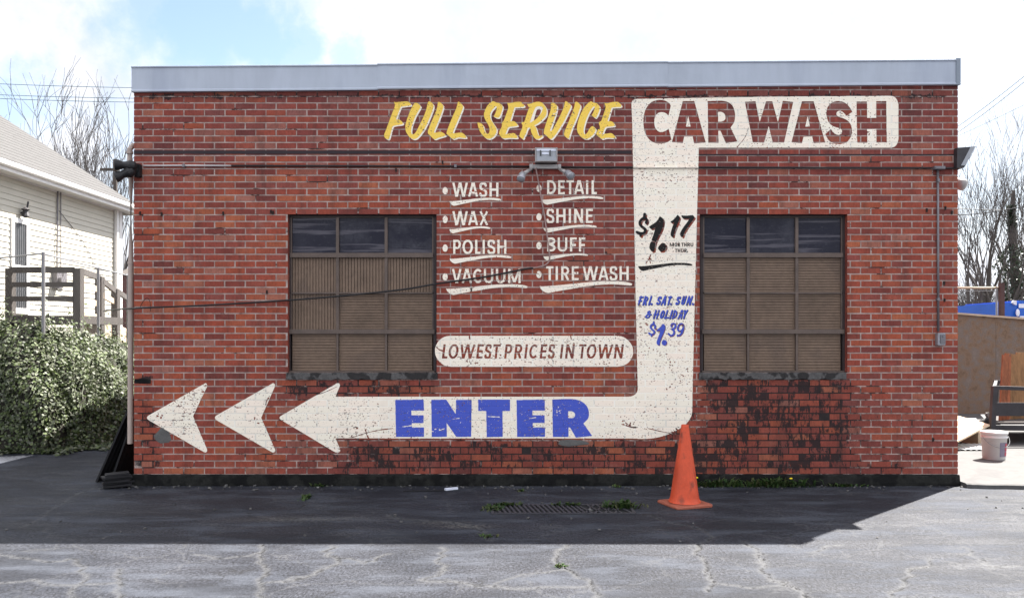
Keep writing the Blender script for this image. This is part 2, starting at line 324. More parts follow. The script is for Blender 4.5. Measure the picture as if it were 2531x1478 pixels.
M = dict(
 brick=mat_brick(), mortar=mat_mortar(), ground=mat_ground(), glass=mat_glass(),
 white=mat_paint('white_sign_paint', (.85, .795, .69)), yellow=mat_paint('yellow_sign_paint', (.84, .58, .10), .7, .35),
 blue=mat_paint('blue_sign_paint', (.062, .095, .47), .8, .2), black=mat_paint('black_sign_paint', (.013, .012, .012), .8, .2),
 fascia=pm('fascia_metal', (.36, .395, .455), .45, .12, 1.6, .05, .0, .4, (1, 1, .2), (.27, .30, .36), (.52, .72)),
 trim=pm('trim_metal', (.20, .23, .27), .5, .15, 4, .05),
 concrete_old=pm('stained_concrete', (.021, .021, .019), .95, .6, 5, .6, 0, .15, col2=(.006, .006, .006), c2at=(.40, .56), bdist=.01),
 sill=pm('stained_sill', (.090, .085, .083), .9, .5, 7, .6, col2=(.018, .016, .016), c2at=(.46, .54), bdist=.008),
 steel=pm('brown_window_steel', (.095, .068, .055), .6, .3, 8, .2),
 steeldark=pm('dark_window_steel', (.030, .020, .020), .65, .35, 8, .2),
 ribbed=pm('brown_ribbed_panel', (.158, .106, .073), .7, .35, 2.5, .2, col2=(.112, .076, .055)),
 roof=pm('flat_roof_felt', (.12, .12, .12), .9, .2, 3, .3),
 band=pm('rusted_steel_band', (.018, .009, .012), .7, .35, 6, .3),
 conduit=pm('painted_conduit', (.018, .010, .010), .6, .3, 9, .2), conduit_white=pm('pale_conduit', (.45, .42, .41), .5, .2, 9, .1),
 conduit_grey=pm('grey_conduit', (.16, .15, .16), .5, .2, 9, .1, .4), galv=pm('galvanised_metal', (.30, .30, .32), .42, .2, 12, .1, .5),
 lampgrey=pm('weathered_lamp_metal', (.30, .28, .27), .5, .25, 12, .15, .3), lampdark=pm('dark_lamp_metal', (.035, .033, .036), .5, .3, 14, .15, .2),
 lens=pm('lamp_lens', (.25, .26, .28), .18, .12, 9, .05, spec=.6), blackplastic=pm('black_plastic', (.010, .009, .010), .5, .3, 12, .2),
 cable=pm('black_cable', (.008, .007, .008), .55, .2, 12, .05), palecable=pm('pale_cable', (.30, .20, .18), .6, .25, 12, .1),
 downspout=pm('tan_downspout', (.34, .27, .23), .5, .16, 3, .08, .0, .4, (1, 1, .3)),
 rust=pm('rusty_iron', (.020, .012, .010), .8, .4, 20, .3),
 cone=pm('orange_rubber', (.52, .068, .024), .55, .22, 8, .12, 0, .35, (1, 1, .55), (.16, .034, .018), (.59, .74)), cone_base=pm('faded_orange_rubber', (.30, .085, .050), .7, .25, 10, .2),
 grate=pm('cast_iron', (.035, .034, .040), .6, .3, 25, .3), pit=pm('drain_dark', (.006, .006, .007), .9, .3, 8, .1),
 patch=pm('cement_patch', (.095, .092, .088), .95, .3, 9, .5),
 bucket=pm('white_bucket_plastic', (.50, .48, .47), .4, .08, 6, .05), label=pm('grey_label', (.16, .14, .19), .5, .15, 20, 0), labelred=pm('red_label', (.33, .02, .05), .5, .15, 20, 0),
 siding=pm('cream_siding', (.47, .445, .38), .55, .07, 2, .05), trimwhite=pm('white_trim', (.66, .65, .64), .5, .08, 3, .05), shingle=pm('grey_shingles', (.062, .060, .060), .95, .35, 6, .5, col2=(.046, .045, .045), bdist=.01),
 doorglass=pm('door_glass', (.05, .055, .06), .15, .2, 4, 0, spec=.5), greymetal=pm('grey_wire_metal', (.19, .19, .20), .5, .15, 8, .1, .3),
 woodgrey=pm('weathered_grey_wood', (.060, .052, .048), .9, .3, 6, .4, stretch=(1, 1, .3)), woodtan=pm('tan_wood', (.40, .31, .23), .8, .2, 5, .3),
 osb=pm('weathered_particle_board', (.175, .115, .076), .9, .6, 7, .6, col2=(.118, .094, .080), c2at=(.42, .6)),
 redwood=pm('red_brown_boards', (.26, .085, .035), .75, .6, 4, .3, stretch=(3, 3, .4)), trailer=pm('dark_trailer_steel', (.028, .026, .030), .55, .35, 9, .2, .2), tyre=pm('tyre_rubber', (.012, .012, .013), .8, .25, 12, .2),
 slab=pm('pale_concrete', (.075, .074, .073), .9, .3, 2.5, .3, col2=(.054, .053, .053)), plywood=pm('cream_plywood', (.50, .39, .27), .8, .12, 3, .2), corr=pm('white_corrugated', (.48, .48, .48), .5, .15, 4, .1),
 bluebox=pm('blue_painted_steel', (.010, .085, .42), .45, .15, 2, .08), offwhite=pm('off_white', (.62, .64, .72), .6, .1, 6, 0), brownsteel=pm('brown_steel_post', (.060, .028, .026), .7, .3, 9, .2),
 bark=pm('grey_bark', (.075, .066, .062), .95, .3, 6, .4), barkdark=pm('dark_bark', (.062, .052, .046), .95, .3, 6, .4), soil=pm('bank_soil', (.020, .018, .013), 1, .4, 5, .5, bdist=.03),
 ivy=mat_leaf('ivy_leaves', [(.022,.032,.015), (.054,.078,.026), (.086,.114,.038), (.120,.128,.088), (.048,.062,.033), (.140,.143,.115)], .55, .28, .2),
 weed=mat_leaf('weed_leaves', [(.018,.042,.010), (.030,.066,.014), (.05,.082,.022), (.07,.07,.03)], .55, .3, .3),
 dand=pm('yellow_petals', (.75, .55, .01), .7, .1, 30, .2), debris=pm('pale_debris', (.075, .072, .07), .8, .3, 30, .2, isl=.5), wire=pm('overhead_wire', (.16, .22, .27), .6, .1, 3, 0),
 meshwire=pm('dull_mesh_wire', (.030, .030, .032), .7, .1, 8, 0, .2), wiredark=pm('dark_overhead_wire', (.02, .02, .025), .6, .1, 3, 0), blackboards=pm('black_boards', (.005, .0045, .006), .7, .4, 5, .3), redshed=pm('maroon_boards', (.06, .012, .016), .8, .2, 4, .2),
)
# ------------------------------------------------------------------ sign-painting: outlines in photo units, traced on the wall plane
def smooth(pts, n=7):
    """closed Catmull-Rom; a point with a third value is a corner"""
    P = [np.array(p[:2], float) for p in pts]; C = [len(p) > 2 for p in pts]; m = len(P); out = []
    for i in range(m):
        p1, p2 = P[i], P[(i+1) % m]
        p0 = 2*p1-p2 if C[i] else P[i-1]
        p3 = 2*p2-p1 if C[(i+1) % m] else P[(i+2) % m]
        if C[i] and C[(i+1) % m]: out.append(p1); continue
        for k in range(n):
            t = k/n
            out.append(.5*(2*p1+(p2-p0)*t+(2*p0-5*p1+4*p2-p3)*t*t+(3*p1-p0-3*p2+p3)*t**3))
    return np.array(out)
def opensm(pts, n=8):
    P = [np.array(p, float) for p in pts]; m = len(P); out = []
    for i in range(m-1):
        p0 = P[i-1] if i else 2*P[0]-P[1]; p3 = P[i+2] if i+2 < m else 2*P[-1]-P[-2]; p1, p2 = P[i], P[i+1]
        for k in range(n):
            t = k/n; out.append(.5*(2*p1+(p2-p0)*t+(2*p0-5*p1+4*p2-p3)*t*t+(3*p1-p0-3*p2+p3)*t**3))
    out.append(P[-1]); return np.array(out)
def tr(pts, x0, y0, s): return [(x0+p[0]/s, y0+p[1]/s)+tuple(p[2:]) for p in pts]
def cor(pts): return [(p[0], p[1], 1) for p in pts]
def disc(cx, cy, r, ry=None, n=24, rot=0.0):
    a = np.arange(n)*2*math.pi/n; x = r*np.cos(a); y = (ry or r)*np.sin(a)
    return np.stack([cx+x*math.cos(rot)-y*math.sin(rot), cy+x*math.sin(rot)+y*math.cos(rot)], 1)
def stroke(path, w, rounded=False):
    P = np.asarray(path, float); out = []
    ws = w if hasattr(w, '__len__') else [w]*len(P)
    for i in range(len(P)-1):
        d = P[i+1]-P[i]; l = np.hypot(*d)
        if l < 1e-9: continue
        nrm = np.array([-d[1], d[0]])/l
        out.append(np.array([P[i]+nrm*ws[i]/2, P[i+1]+nrm*ws[i+1]/2, P[i+1]-nrm*ws[i+1]/2, P[i]-nrm*ws[i]/2]))
    for i in range(len(P)):
        if rounded or 0 < i < len(P)-1: out.append(disc(P[i][0], P[i][1], ws[i]/2, n=20))
    return out
def fill(mask, poly, x0, y0, g):
    P = np.asarray(poly, float)[:, :2]; P = (P-[x0, y0])/g; H, W = mask.shape
    cnt = np.zeros((H, W+1), np.int32); Q = np.roll(P, -1, 0)
    for (ax, ay), (bx, by) in zip(P, Q):
        if ay == by: continue
        lo, hi = min(ay, by), max(ay, by)
        r = np.arange(max(0, math.ceil(lo-.5)), min(H, math.ceil(hi-.5)))
        if len(r) == 0: continue
        xs = ax+(r+.5-ay)*(bx-ax)/(by-ay); c = np.clip(np.ceil(xs-.5), 0, W).astype(int)
        np.add.at(cnt, (r, c), 1)
    return (np.cumsum(cnt, 1)[:, :W] % 2).astype(bool)
def contours(F):
    """marching squares at .5, linked to closed loops"""
    F = np.pad(F, 1); A, B_, C_, D_ = F[:-1, :-1], F[:-1, 1:], F[1:, 1:], F[1:, :-1]
    code = (A > .5)*1+(B_ > .5)*2+(C_ > .5)*4+(D_ > .5)*8
    ys, xs = np.nonzero((code > 0) & (code < 15)); nxt = {}; pos = {}
    T = {1: [(3,0)], 2: [(0,1)], 3: [(3,1)], 4: [(1,2)], 5: [(3,0),(1,2)], 6: [(0,2)], 7: [(3,2)], 8: [(2,3)], 9: [(2,0)], 10: [(0,1),(2,3)], 11: [(2,1)], 12: [(1,3)], 13: [(1,0)], 14: [(0,3)]}
    def key(y, x, e): return ((y, x, 0), (y, x+1, 1), (y+1, x, 0), (y, x, 1))[e]
    def pt(k):
        if k in pos: return
        y, x, e = k
        if e == 0: a, b = F[y, x], F[y, x+1]; pos[k] = (x+(.5-a)/(b-a)-1, y-1.0)
        else: a, b = F[y, x], F[y+1, x]; pos[k] = (x-1.0, y+(.5-a)/(b-a)-1)
    for y, x in zip(ys.tolist(), xs.tolist()):
        for a, b in T[int(code[y, x])]:
            ka, kb = key(y, x, a), key(y, x, b); pt(ka); pt(kb); nxt[ka] = kb
    loops = []
    while nxt:
        s, k = nxt.popitem(); lp = [s]
        while k != s and k in nxt: lp.append(k); k = nxt.pop(k)
        if len(lp) > 3: loops.append(np.array([pos[q] for q in lp]))
    return loops
def simplify(P, tol):
    n = len(P); k1 = int(np.argmax(((P-P[0])**2).sum(1))); keep = {0, k1}; st = [(0, k1), (k1, n)]
    while st:
        a, b = st.pop()
        if b-a < 2: continue
        p, q = P[a], P[b % n]; d = q-p; l = np.hypot(*d)+1e-12; seg = P[a+1:b]
        dist = np.abs(d[0]*(seg[:, 1]-p[1])-d[1]*(seg[:, 0]-p[0]))/l
        i = int(np.argmax(dist))
        if dist[i] > tol: keep.add(a+1+i); st += [(a, a+1+i), (a+1+i, b)]
    return P[sorted(keep)]
def paint(name, add, mat, y, parent=None, sub=(), g=0.5, back=()):
    """union of polygons minus others, as one flat coat of paint on the wall plane"""
    add = [np.asarray(p, float)[:, :2] for p in add]; sub = [np.asarray(p, float)[:, :2] for p in sub]
    allp = np.concatenate(add); x0, y0 = allp.min(0)-2; x1, y1 = allp.max(0)+2
    W, H = int((x1-x0)/g)+1, int((y1-y0)/g)+1; m = np.zeros((H, W), bool)
    def put(polys, val):
        for p in polys:
            a = np.floor((p.min(0)-[x0, y0])/g).astype(int)-1; b = np.ceil((p.max(0)-[x0, y0])/g).astype(int)+2
            a = np.maximum(a, 0); b = np.minimum(b, [W, H])
            if b[0] <= a[0] or b[1] <= a[1]: continue
            f = fill(m[a[1]:b[1], a[0]:b[0]], p, x0+a[0]*g, y0+a[1]*g, g); m[a[1]:b[1], a[0]:b[0]][f] = val
    put(add, True); put(sub, False); put([np.asarray(p, float)[:, :2] for p in back], True)
    F = m.astype(float); Fp = np.pad(F, 1)
    F = sum(Fp[i:i+H, j:j+W]*w for i, j, w in ((0,0,1),(0,1,2),(0,2,1),(1,0,2),(1,1,4),(1,2,2),(2,0,1),(2,1,2),(2,2,1)))/16
    loops = [simplify(l, .22) for l in contours(F)]
    cu = bpy.data.curves.new(name, 'CURVE'); cu.dimensions = '2D'; cu.fill_mode = 'FRONT'
    for l in loops:
        if len(l) < 3 or abs(np.dot(l[:, 0], np.roll(l[:, 1], 1))-np.dot(l[:, 1], np.roll(l[:, 0], 1))) < 2: continue
        w = (l+.5)*g+[x0, y0]; sp = cu.splines.new('POLY'); sp.points.add(len(w)-1)
        co = np.zeros((len(w), 4)); co[:, 0] = (w[:, 0]-CX)*K; co[:, 1] = (BASE-w[:, 1])*K; co[:, 3] = 1
        sp.points.foreach_set('co', co.ravel()); sp.use_cyclic_u = True
    tmp = bpy.data.objects.new('tmp', cu); COL.objects.link(tmp); bpy.context.view_layer.update()
    me = bpy.data.meshes.new_from_object(tmp.evaluated_get(bpy.context.evaluated_depsgraph_get())); me.name = name
    bpy.data.objects.remove(tmp); bpy.data.curves.remove(cu)
    n = len(me.vertices); co = np.zeros(n*3); me.vertices.foreach_get('co', co); co = co.reshape(-1, 3)
    me.vertices.foreach_set('co', np.stack([co[:, 0], np.full(n, y), co[:, 1]], 1).ravel())
    me.materials.clear(); me.materials.append(mat); me.update()
    o = bpy.data.objects.new(name, me); COL.objects.link(o)
    if parent is not None: o.parent = parent
    return o
# plain sign-writer capitals: box (xl, xr, yt, yb), stroke t, slant in units per unit height
def glyph(ch, xl, xr, yt, yb, t, slant=0.0, rounded=False):
    w, h = xr-xl, yb-yt; c = t/2; out = []
    def S(p, ww=None): out.extend(stroke([(xl+a*1.0, yt+b*1.0) for a, b in p], ww or t, rounded))
    def arc(cx, cy, rx, ry, a0, a1, n=18):
        return [(cx+rx*math.cos(math.radians(a0+(a1-a0)*i/n)), cy+ry*math.sin(math.radians(a0+(a1-a0)*i/n))) for i in range(n+1)]
    m = h*.5
    if ch == 'A':
        S([(c*1.0, h), (w/2-c*.3, 0)]); S([(w-c, h), (w/2+c*.3, 0)]); S([(w*.24, h*.72), (w*.76, h*.72)], t*.9)
        out.append(np.array([(xl+w/2-t*.85, yt), (xl+w/2+t*.85, yt), (xl+w/2+t*.5, yt+t*1.6), (xl+w/2-t*.5, yt+t*1.6)]))
    elif ch == 'B':
        S([(c, 0), (c, h)]); S([(c, c), (w*.5, c)]+arc(w*.5, h*.26, w*.5-c-w*.03, h*.26-c*.95, -90, 90)+[(c, h*.51-c*.3)]); S([(c, h*.48), (w*.5, h*.48)]+arc(w*.5, h*.735, w*.5-c, h*.265-c, -90, 90)+[(c, h-c)])
    elif ch == 'C': S(arc(w*.56, m, w*.56-c, m-c, -48, -312, 30))
    elif ch == 'D': S([(c, 0), (c, h)]); S([(c, c), (w*.38, c)]+arc(w*.38, m, w*.62-c, m-c, -90, 90, 24)+[(c, h-c)])
    elif ch == 'E': S([(c, 0), (c, h)]); S([(0, c), (w, c)]); S([(0, m-c*.1), (w*.94, m-c*.1)]); S([(0, h-c), (w, h-c)])
    elif ch == 'F': S([(c, 0), (c, h)]); S([(0, c), (w, c)]); S([(0, h*.54), (w*.88, h*.54)])
    elif ch == 'H': S([(c, 0), (c, h)]); S([(w-c, 0), (w-c, h)]); S([(0, h*.5), (w, h*.5)])
    elif ch == 'I': S([(w/2, 0), (w/2, h)])
    elif ch == 'L': S([(c, 0), (c, h)]); S([(0, h-c), (w, h-c)])
    elif ch == 'M':
        S([(c, 0), (c, h)]); S([(w-c, 0), (w-c, h)]); S([(c*1.1, c*.2), (w/2, h*.93)]); S([(w-c*1.1, c*.2), (w/2, h*.93)])
    elif ch == 'N': S([(c, 0), (c, h)]); S([(w-c, 0), (w-c, h)]); S([(c*1.15, c*.3), (w-c*1.15, h-c*.3)], t*1.05)
    elif ch == 'O': S(arc(w/2, m, w/2-c, m-c*.8, 0, 360, 40))
    elif ch == 'P': S([(c, 0), (c, h)]); S([(c, c), (w*.5, c)]+arc(w*.5, h*.325, w*.5-c, h*.325-c, -90, 90)+[(c, h*.65-c)])
    elif ch == 'R': S([(c, 0), (c, h)]); S([(c, c), (w*.48, c)]+arc(w*.48, h*.31, w*.5-c, h*.31-c, -90, 90)+[(c, h*.62-c)]); S([(w*.5, h*.56), (w-c*1.1, h)], t*1.05)
    elif ch == 'S':
        S(opensm([(w-c*1.2, h*.235), (w*.76, h*.11), (w*.5, c*.8), (w*.22, h*.12), (c+w*.03, h*.27), (w*.2, h*.41), (w*.5, h*.5), (w*.8, h*.6), (w-c, h*.745), (w*.78, h*.9), (w*.46, h-c*.8), (w*.2, h*.9), (c*1.0, h*.765)]))
    elif ch == 'T': S([(w/2, 0), (w/2, h)]); S([(0, c), (w, c)])
    elif ch == 'U': S([(c, 0), (c, h*.66)]+arc(w/2, h*.66, w/2-c, h*.34-c*.8, 180, 0)[1:]+[(w-c, 0)])
    elif ch == 'V': S([(c, 0), (w/2-c*.2, h)]); S([(w-c, 0), (w/2+c*.2, h)]); out.append(np.array([(xl+w/2-t*.75, yb), (xl+w/2+t*.75, yb), (xl+w/2+t*.4, yb-t*1.5), (xl+w/2-t*.4, yb-t*1.5)]))
    elif ch == 'W':
        q = w*.27
        for a, b in ((c, q), (w/2-c*.2, q+c*.3), (w/2+c*.2, w-q-c*.3), (w-c, w-q)): S([(a, 0), (b, h)])
        for x in (q, w-q): out.append(np.array([(xl+x-t*.7, yb), (xl+x+t*.7, yb), (xl+x+t*.4, yb-t*1.5), (xl+x-t*.4, yb-t*1.5)]))
        out.append(np.array([(xl+w/2-t*.7, yt), (xl+w/2+t*.7, yt), (xl+w/2+t*.4, yt+t*1.5), (xl+w/2-t*.4, yt+t*1.5)]))
    elif ch == 'X': S([(c*1.1, 0), (w-c*1.1, h)]); S([(w-c*1.1, 0), (c*1.1, h)])
    elif ch == 'Y': S([(c, 0), (w/2, h*.55), (w/2, h)]); S([(w-c, 0), (w/2, h*.55)])
    elif ch == '&':
        S(opensm([(w*.98, h*.52), (w*.72, h*.56), (w*.72, h*.8), (w*.42, h-c), (w*.1, h*.78), (w*.2, h*.58), (w*.45, h*.45), (w*.66, h*.25), (w*.5, c), (w*.25, h*.2), (w*.38, h*.42), (w*.6, h*.5)]), t*.9)
    if slant: out = [np.stack([p[:, 0]+(yb-p[:, 1])*slant, p[:, 1]], 1) for p in out]
    if not rounded:            # square the cut of the strokes at cap line and base line
        out = [np.stack([p[:, 0], np.clip(p[:, 1], yt, yb)], 1) for p in out]
    return out
def word(spec, yt, yb, t, slant=0.0, rounded=False):
    o = []
    for ch, a, b in spec: o += glyph(ch, a, b, yt, yb, t, slant, rounded)
    return o
SW = [(0,.378,1),(.03,.43),(.142,.378),(.318,.249),(.477,.119),(.637,.016),(.757,0),(.876,.016),(.956,.093),(1,.197,1),(.996,.352,1),(.956,.352),(.836,.275),(.717,.275),(.557,.378),(.397,.585),(.238,.793),(.118,.974),(.086,1),(.046,.87),(.014,.637)]
def swoosh(x0, x1, y0, y1): return smooth([(x0+u[0]*(x1-x0), y0+u[1]*(y1-y0))+u[2:] for u in SW])
def shift(ps, dx, dy): return [np.asarray(p)[:, :2]+[dx, dy] for p in ps]
def crack(pts, w):
    P = opensm(pts, 6); r = random.Random(int(pts[0][0])); out = []
    ws = [max(.3, w*(.35+.9*r.random())) for _ in P]
    return stroke(P, ws, True)
def blobs(cx, cy, rx, ry, n, s, seed):
    r = random.Random(seed); return [disc(r.gauss(cx, rx), r.gauss(cy, ry), s*(.4+r.random()*1.6), s*(.25+r.random()*.8), 9, r.random()*3) for _ in range(n)]

def build_signs():
    P0 = -0.0045
    # --- price lettering first: its brick-coloured shadows are left bare in the white column
    Pz = lambda pts: tr(pts, 1565, 520, 9.2); Qz = lambda pts: tr(pts, 1565, 720, 9.2)
    def st(pts, w, f): return stroke(opensm(f(pts)), w/9.2, True)
    k117 = st([(292,285),(305,230),(268,178),(205,195),(155,255),(152,320),(190,370),(248,410),(272,460),(245,512),(190,528),(130,515),(82,497)], 58, Pz)
    k117 += st([(258,90),(250,165)], 62, Pz)+st([(178,520),(166,582)], 52, Pz)
    k117 += [smooth(Pz([(600,147),(650,168),(685,212),(690,270),(672,380),(630,490),(570,600),(530,690),(505,770),(490,850),(478,935,1),(430,942),(388,900),(367,850),(375,780),(410,690),(450,580),(482,480),(508,375,1),(460,410),(410,428),(372,400),(362,380),(420,330),(500,280),(560,215)]))]
    k117 += [smooth(Pz([(680,742),(730,770),(752,820),(735,880),(690,925),(640,940),(595,915),(562,870),(585,810),(630,765)]))]
    k117 += [smooth(Pz([(1000,112),(1030,122),(1052,160),(1048,210),(1010,310),(970,410),(930,520),(912,612,1),(880,605),(850,570),(855,500),(890,380),(930,270,1),(885,287),(846,265),(900,225),(960,165)])),
             smooth(Pz([(1087,118,1),(1200,124),(1350,110,1),(1395,160,1),(1350,230),(1270,340),(1190,460),(1150,540),(1136,602,1),(1100,600),(1063,562),(1075,500),(1130,400),(1220,280),(1285,183,1),(1180,192),(1120,178)]))]
    sw117 = [swoosh(1565+110/9.2, 1565+1342/9.2, 520+1195/9.2, 520+1380/9.2)]
    tt = 2.05
    mons = []
    for spec, a, b in (([('M',828,925),('O',938,1000),('N',1012,1060),('T',1092,1150),('H',1158,1215),('R',1228,1290),('U',1300,1365)], 740, 825), ([('T',945,1005),('H',1012,1068),('U',1082,1145),('R',1158,1215)], 875, 960)):
        mons.append(word([(c, 1565+x/9.2, 1565+y/9.2) for c, x, y in spec], 520+a/9.2, 520+b/9.2, tt))
    mons[1] += [disc(1565+1232/9.2, 520+948/9.2, 1.5)]
    sl = .30
    def bl(spec, a, b, t=5.0): return word([(c, 1565+x/9.2, 1565+y/9.2) for c, x, y in spec], 720+a/9.2, 720+b/9.2, t, sl, True)
    fri = bl([('F',100,165),('R',205,300),('I',330,375),('S',512,600),('A',618,728),('T',755,822),('S',950,1035),('U',1072,1158),('N',1195,1300)], 118, 305, 3.8)
    for x in (412, 855, 1355): fri += [disc(1565+x/9.2, 720+290/9.2, 2.9)]
    fr2 = bl([('&',262,378),('H',445,545),('O',585,678),('L',705,785),('I',812,852),('D',872,968),('A',1005,1105),('Y',1098,1192)], 435, 615, 3.8)
    p139 = st([(490,840),(497,790),(462,748),(412,765),(395,820),(428,868),(475,908),(470,955),(425,982),(385,968),(358,950)], 42, Qz)+st([(464,700),(456,745)], 40, Qz)+st([(416,980),(410,1015)], 38, Qz)
    p139 += [smooth(Qz([(670,738),(710,762),(728,800),(722,860),(690,950),(650,1040),(620,1110),(605,1170),(597,1228,1),(565,1225),(535,1190),(530,1150),(560,1060),(600,950),(615,890,1),(570,912),(535,905),(525,880),(580,840),(630,790)])),
             disc(1565+705/9.2, 720+1165/9.2, 6.4, 6.9)]
    p139 += st([(866,800),(872,755),(910,734),(952,755),(954,808),(912,850),(878,862),(918,890),(926,950),(890,998),(845,1005),(802,965)], 42, Qz)
    a = np.linspace(0, 2*math.pi, 25); p139 += stroke([(1565+(1075+62*math.cos(q)+18*-math.sin(q))/9.2, 720+(822+85*math.sin(q))/9.2) for q in a], 4.3, True)
    p139 += st([(1135,790),(1130,870),(1098,950),(1050,1000),(1005,1002)], 42, Qz)

    # --- the big white arrow with CAR WASH left bare
    c1 = lambda pts: tr(pts, 1560, 235, 7.412); c2 = lambda pts: tr(pts, 1840, 235, 6.3)
    carwash = [smooth(c1([(520,97),(600,105),(680,145),(725,200,1),(682,385,1),(640,345),(590,325),(540,322),(480,345),(435,410),(422,500),(435,590),(480,660),(540,687),(600,675),(650,650),(685,622,1),(735,820,1),(680,860),(600,890),(510,898),(420,880),(340,830),(280,750),(240,650),(222,500),(235,360),(280,240),(350,155),(430,112)])),
        smooth(c1(cor([(945,120),(1155,120),(1365,878),(1150,895),(1125,765),(970,768),(942,890),(745,870)]))),
        smooth(c1([(1400,120,1),(1560,113),(1680,114),(1775,140),(1855,205),(1897,320),(1900,420),(1880,510),(1818,602,1),(1942,855,1),(1735,892,1),(1635,662,1),(1595,660,1),(1598,885,1),(1410,882,1)])),
        smooth(c2(cor([(5,112),(170,103),(235,430),(335,103),(430,103),(520,432),(595,97),(757,115),(615,745),(440,748),(375,487),(303,747),(128,742)]))),
        smooth(c2(cor([(893,103),(1075,103),(1255,745),(1075,757),(1052,650),(918,655),(893,757),(730,742)]))),
        smooth(c2([(1460,100),(1550,120),(1630,190),(1678,270,1),(1583,332,1),(1560,300),(1520,265),(1470,252),(1435,275),(1432,315),(1470,345),(1540,370),(1610,410),(1655,475),(1672,560),(1655,650),(1600,730),(1530,762),(1460,768),(1380,755),(1310,710),(1255,615,1),(1345,533,1),(1370,575),(1410,610),(1460,627),(1505,610),(1517,570),(1500,535),(1450,515),(1370,487),(1310,430),(1280,350),(1272,280),(1290,200),(1350,130),(1410,107)])),
        smooth(c2(cor([(1742,108),(1905,108),(1908,362),(2048,362),(2048,102),(2205,102),(2213,742),(2053,748),(2050,537),(1908,537),(1910,750),(1752,748)])))]
    counters = [smooth(c1(cor([(1043,388),(1088,585),(1000,585)]))), smooth(c1([(1588,318,1),(1640,315),(1700,345),(1725,400),(1715,460),(1660,492),(1592,495,1)])), smooth(c2(cor([(982,332),(1018,495),(945,497)])))]
    arrow = smooth([(1560.7,262),(1561,254),(1566,248),(1574,245.6,1),(1880,240.5),(2200,238,1),(2209,240),(2216,247),(2220,258,1),(2220,346,1),(2217,356),(2211,363),(2203,366,1),(1727,366,1),(1723.4,500,1),(1715.6,800,1),(1711.5,966,1),(1710.8,1016,1),(1708,1029),(1700,1042),(1688,1053),(1666,1066.5),(1638,1077.5),(1610,1083),(1585,1084.2,1),(1560,1083,1),(829.5,1082.7,1),(840.8,1110.5),(838.5,1116.5),(831,1117.4),(825,1115,1),(693.6,1036.5,1),(691.2,1032),(693.6,1028,1),(826,951,1),(832,947.2),(838,947),(841,952,1),(829.5,980,1),(1552,980,1),(1562,978.5),(1571,973),(1575.5,965),(1576,955,1),(1572.5,800,1),(1566.3,500,1),(1562.4,302,1)], 8)
    chips = crack([(870,1081),(905,1070),(935,1063),(972,1058)], 2.2)+crack([(903,1060),(907,1074),(911,1082)], 4)+crack([(758,982),(800,970),(834,955)], 1.6)+crack([(1822,364),(1838,345),(1846,330)], 2.6)+crack([(1846,326),(1850,317)], 1.6)
    chips += crack([(1537,1048),(1560,1055),(1575,1056)], 3.6)+crack([(1600,1058),(1635,1066),(1656,1070)], 2.2)+blobs(1548, 1046, 9, 3, 12, 1.8, 3)+blobs(1667, 1063, 3, 4, 5, 2.2, 4)+blobs(1640, 900, 30, 35, 42, 1.4, 5)+blobs(1668, 930, 22, 45, 30, 1.7, 6)+blobs(1606, 640, 5, 6, 7, 2.0, 7)+crack([(1596,652),(1604,640),(1608,630)], 3)+blobs(2147, 327, 3, 2, 4, 2.4, 8)+blobs(1630, 1010, 40, 30, 25, 1.5, 9)+blobs(900, 1035, 55, 28, 26, 1.5, 10)
    R = thing('painted_sign', 'big white arrow painted on the brick wall with car wash lettering left bare', 'sign', (wx(1640), P0, wz(660)))
    arrow_o = paint('arrow', [arrow], M['white'], P0, None, carwash+chips+[p for s in (1, .6, .3) for p in shift(k117, 3.3*s, 3.3*s)]+[p for s in (1, .5) for p in shift(p139, 1.5*s, 1.3*s)], back=counters)
    bp = P0-.0012
    ent = lambda pts: smooth(tr(pts, 960, 970, 4.846))
    enter = [ent(cor([(83,87),(422,83),(427,213),(275,215),(277,270),(422,270),(422,363),(280,365),(284,417),(427,415),(427,527),(92,530)])), ent(cor([(514,87),(693,83),(808,258),(810,87),(997,85),(992,527),(815,530),(697,360),(702,527),(520,530)])),
        ent(cor([(1075,83),(1457,83),(1457,218),(1367,218),(1370,527),(1178,532),(1172,218),(1077,218)])), ent(cor([(1535,88),(1872,83),(1875,213),(1725,215),(1727,270),(1870,270),(1870,362),(1730,362),(1732,417),(1877,415),(1877,527),(1542,530)])),
        ent([(1963,83,1),(2100,77),(2220,79),(2310,105),(2375,160),(2402,240),(2390,310),(2335,368,1),(2440,517,1),(2245,537,1),(2175,415,1),(2157,415,1),(2157,530,1),(1970,530,1)])]
    ehole = [ent([(2152,222,1),(2195,222),(2228,243),(2235,270),(2222,297),(2195,305),(2152,302,1)])]
    echip = crack([(995,1054),(1012,1052),(1028,1049)], 3)+crack([(1120,1035),(1136,1033)], 2.2)+crack([(1207,1029),(1235,1030)], 2.6)+crack([(1308,1034),(1325,1031)], 2)+blobs(1185, 1015, 6, 3, 8, 1.5, 21)+blobs(1378, 1016, 6, 4, 8, 1.5, 22)+blobs(1075, 1064, 5, 3, 5, 2, 23)+crack([(1086,1063),(1098,1059)], 2)+blobs(1200, 1030, 130, 25, 40, 1.1, 24)
    e_o = paint('enter_lettering', enter, M['blue'], bp, None, ehole+echip)
    k_o = paint('price_lettering', k117, M['black'], bp, None, crack([(1607,598),(1612,596),(1620,600)], 3.2)); s_o = paint('underline', sw117, M['black'], bp, None, crack([(1687,658),(1694,657)], 1.6))
    m_o = paint('days_lettering', mons[0], M['black'], bp, None, g=.2); m2 = paint('days_lettering', mons[1], M['black'], bp, None, g=.2)
    fs = []
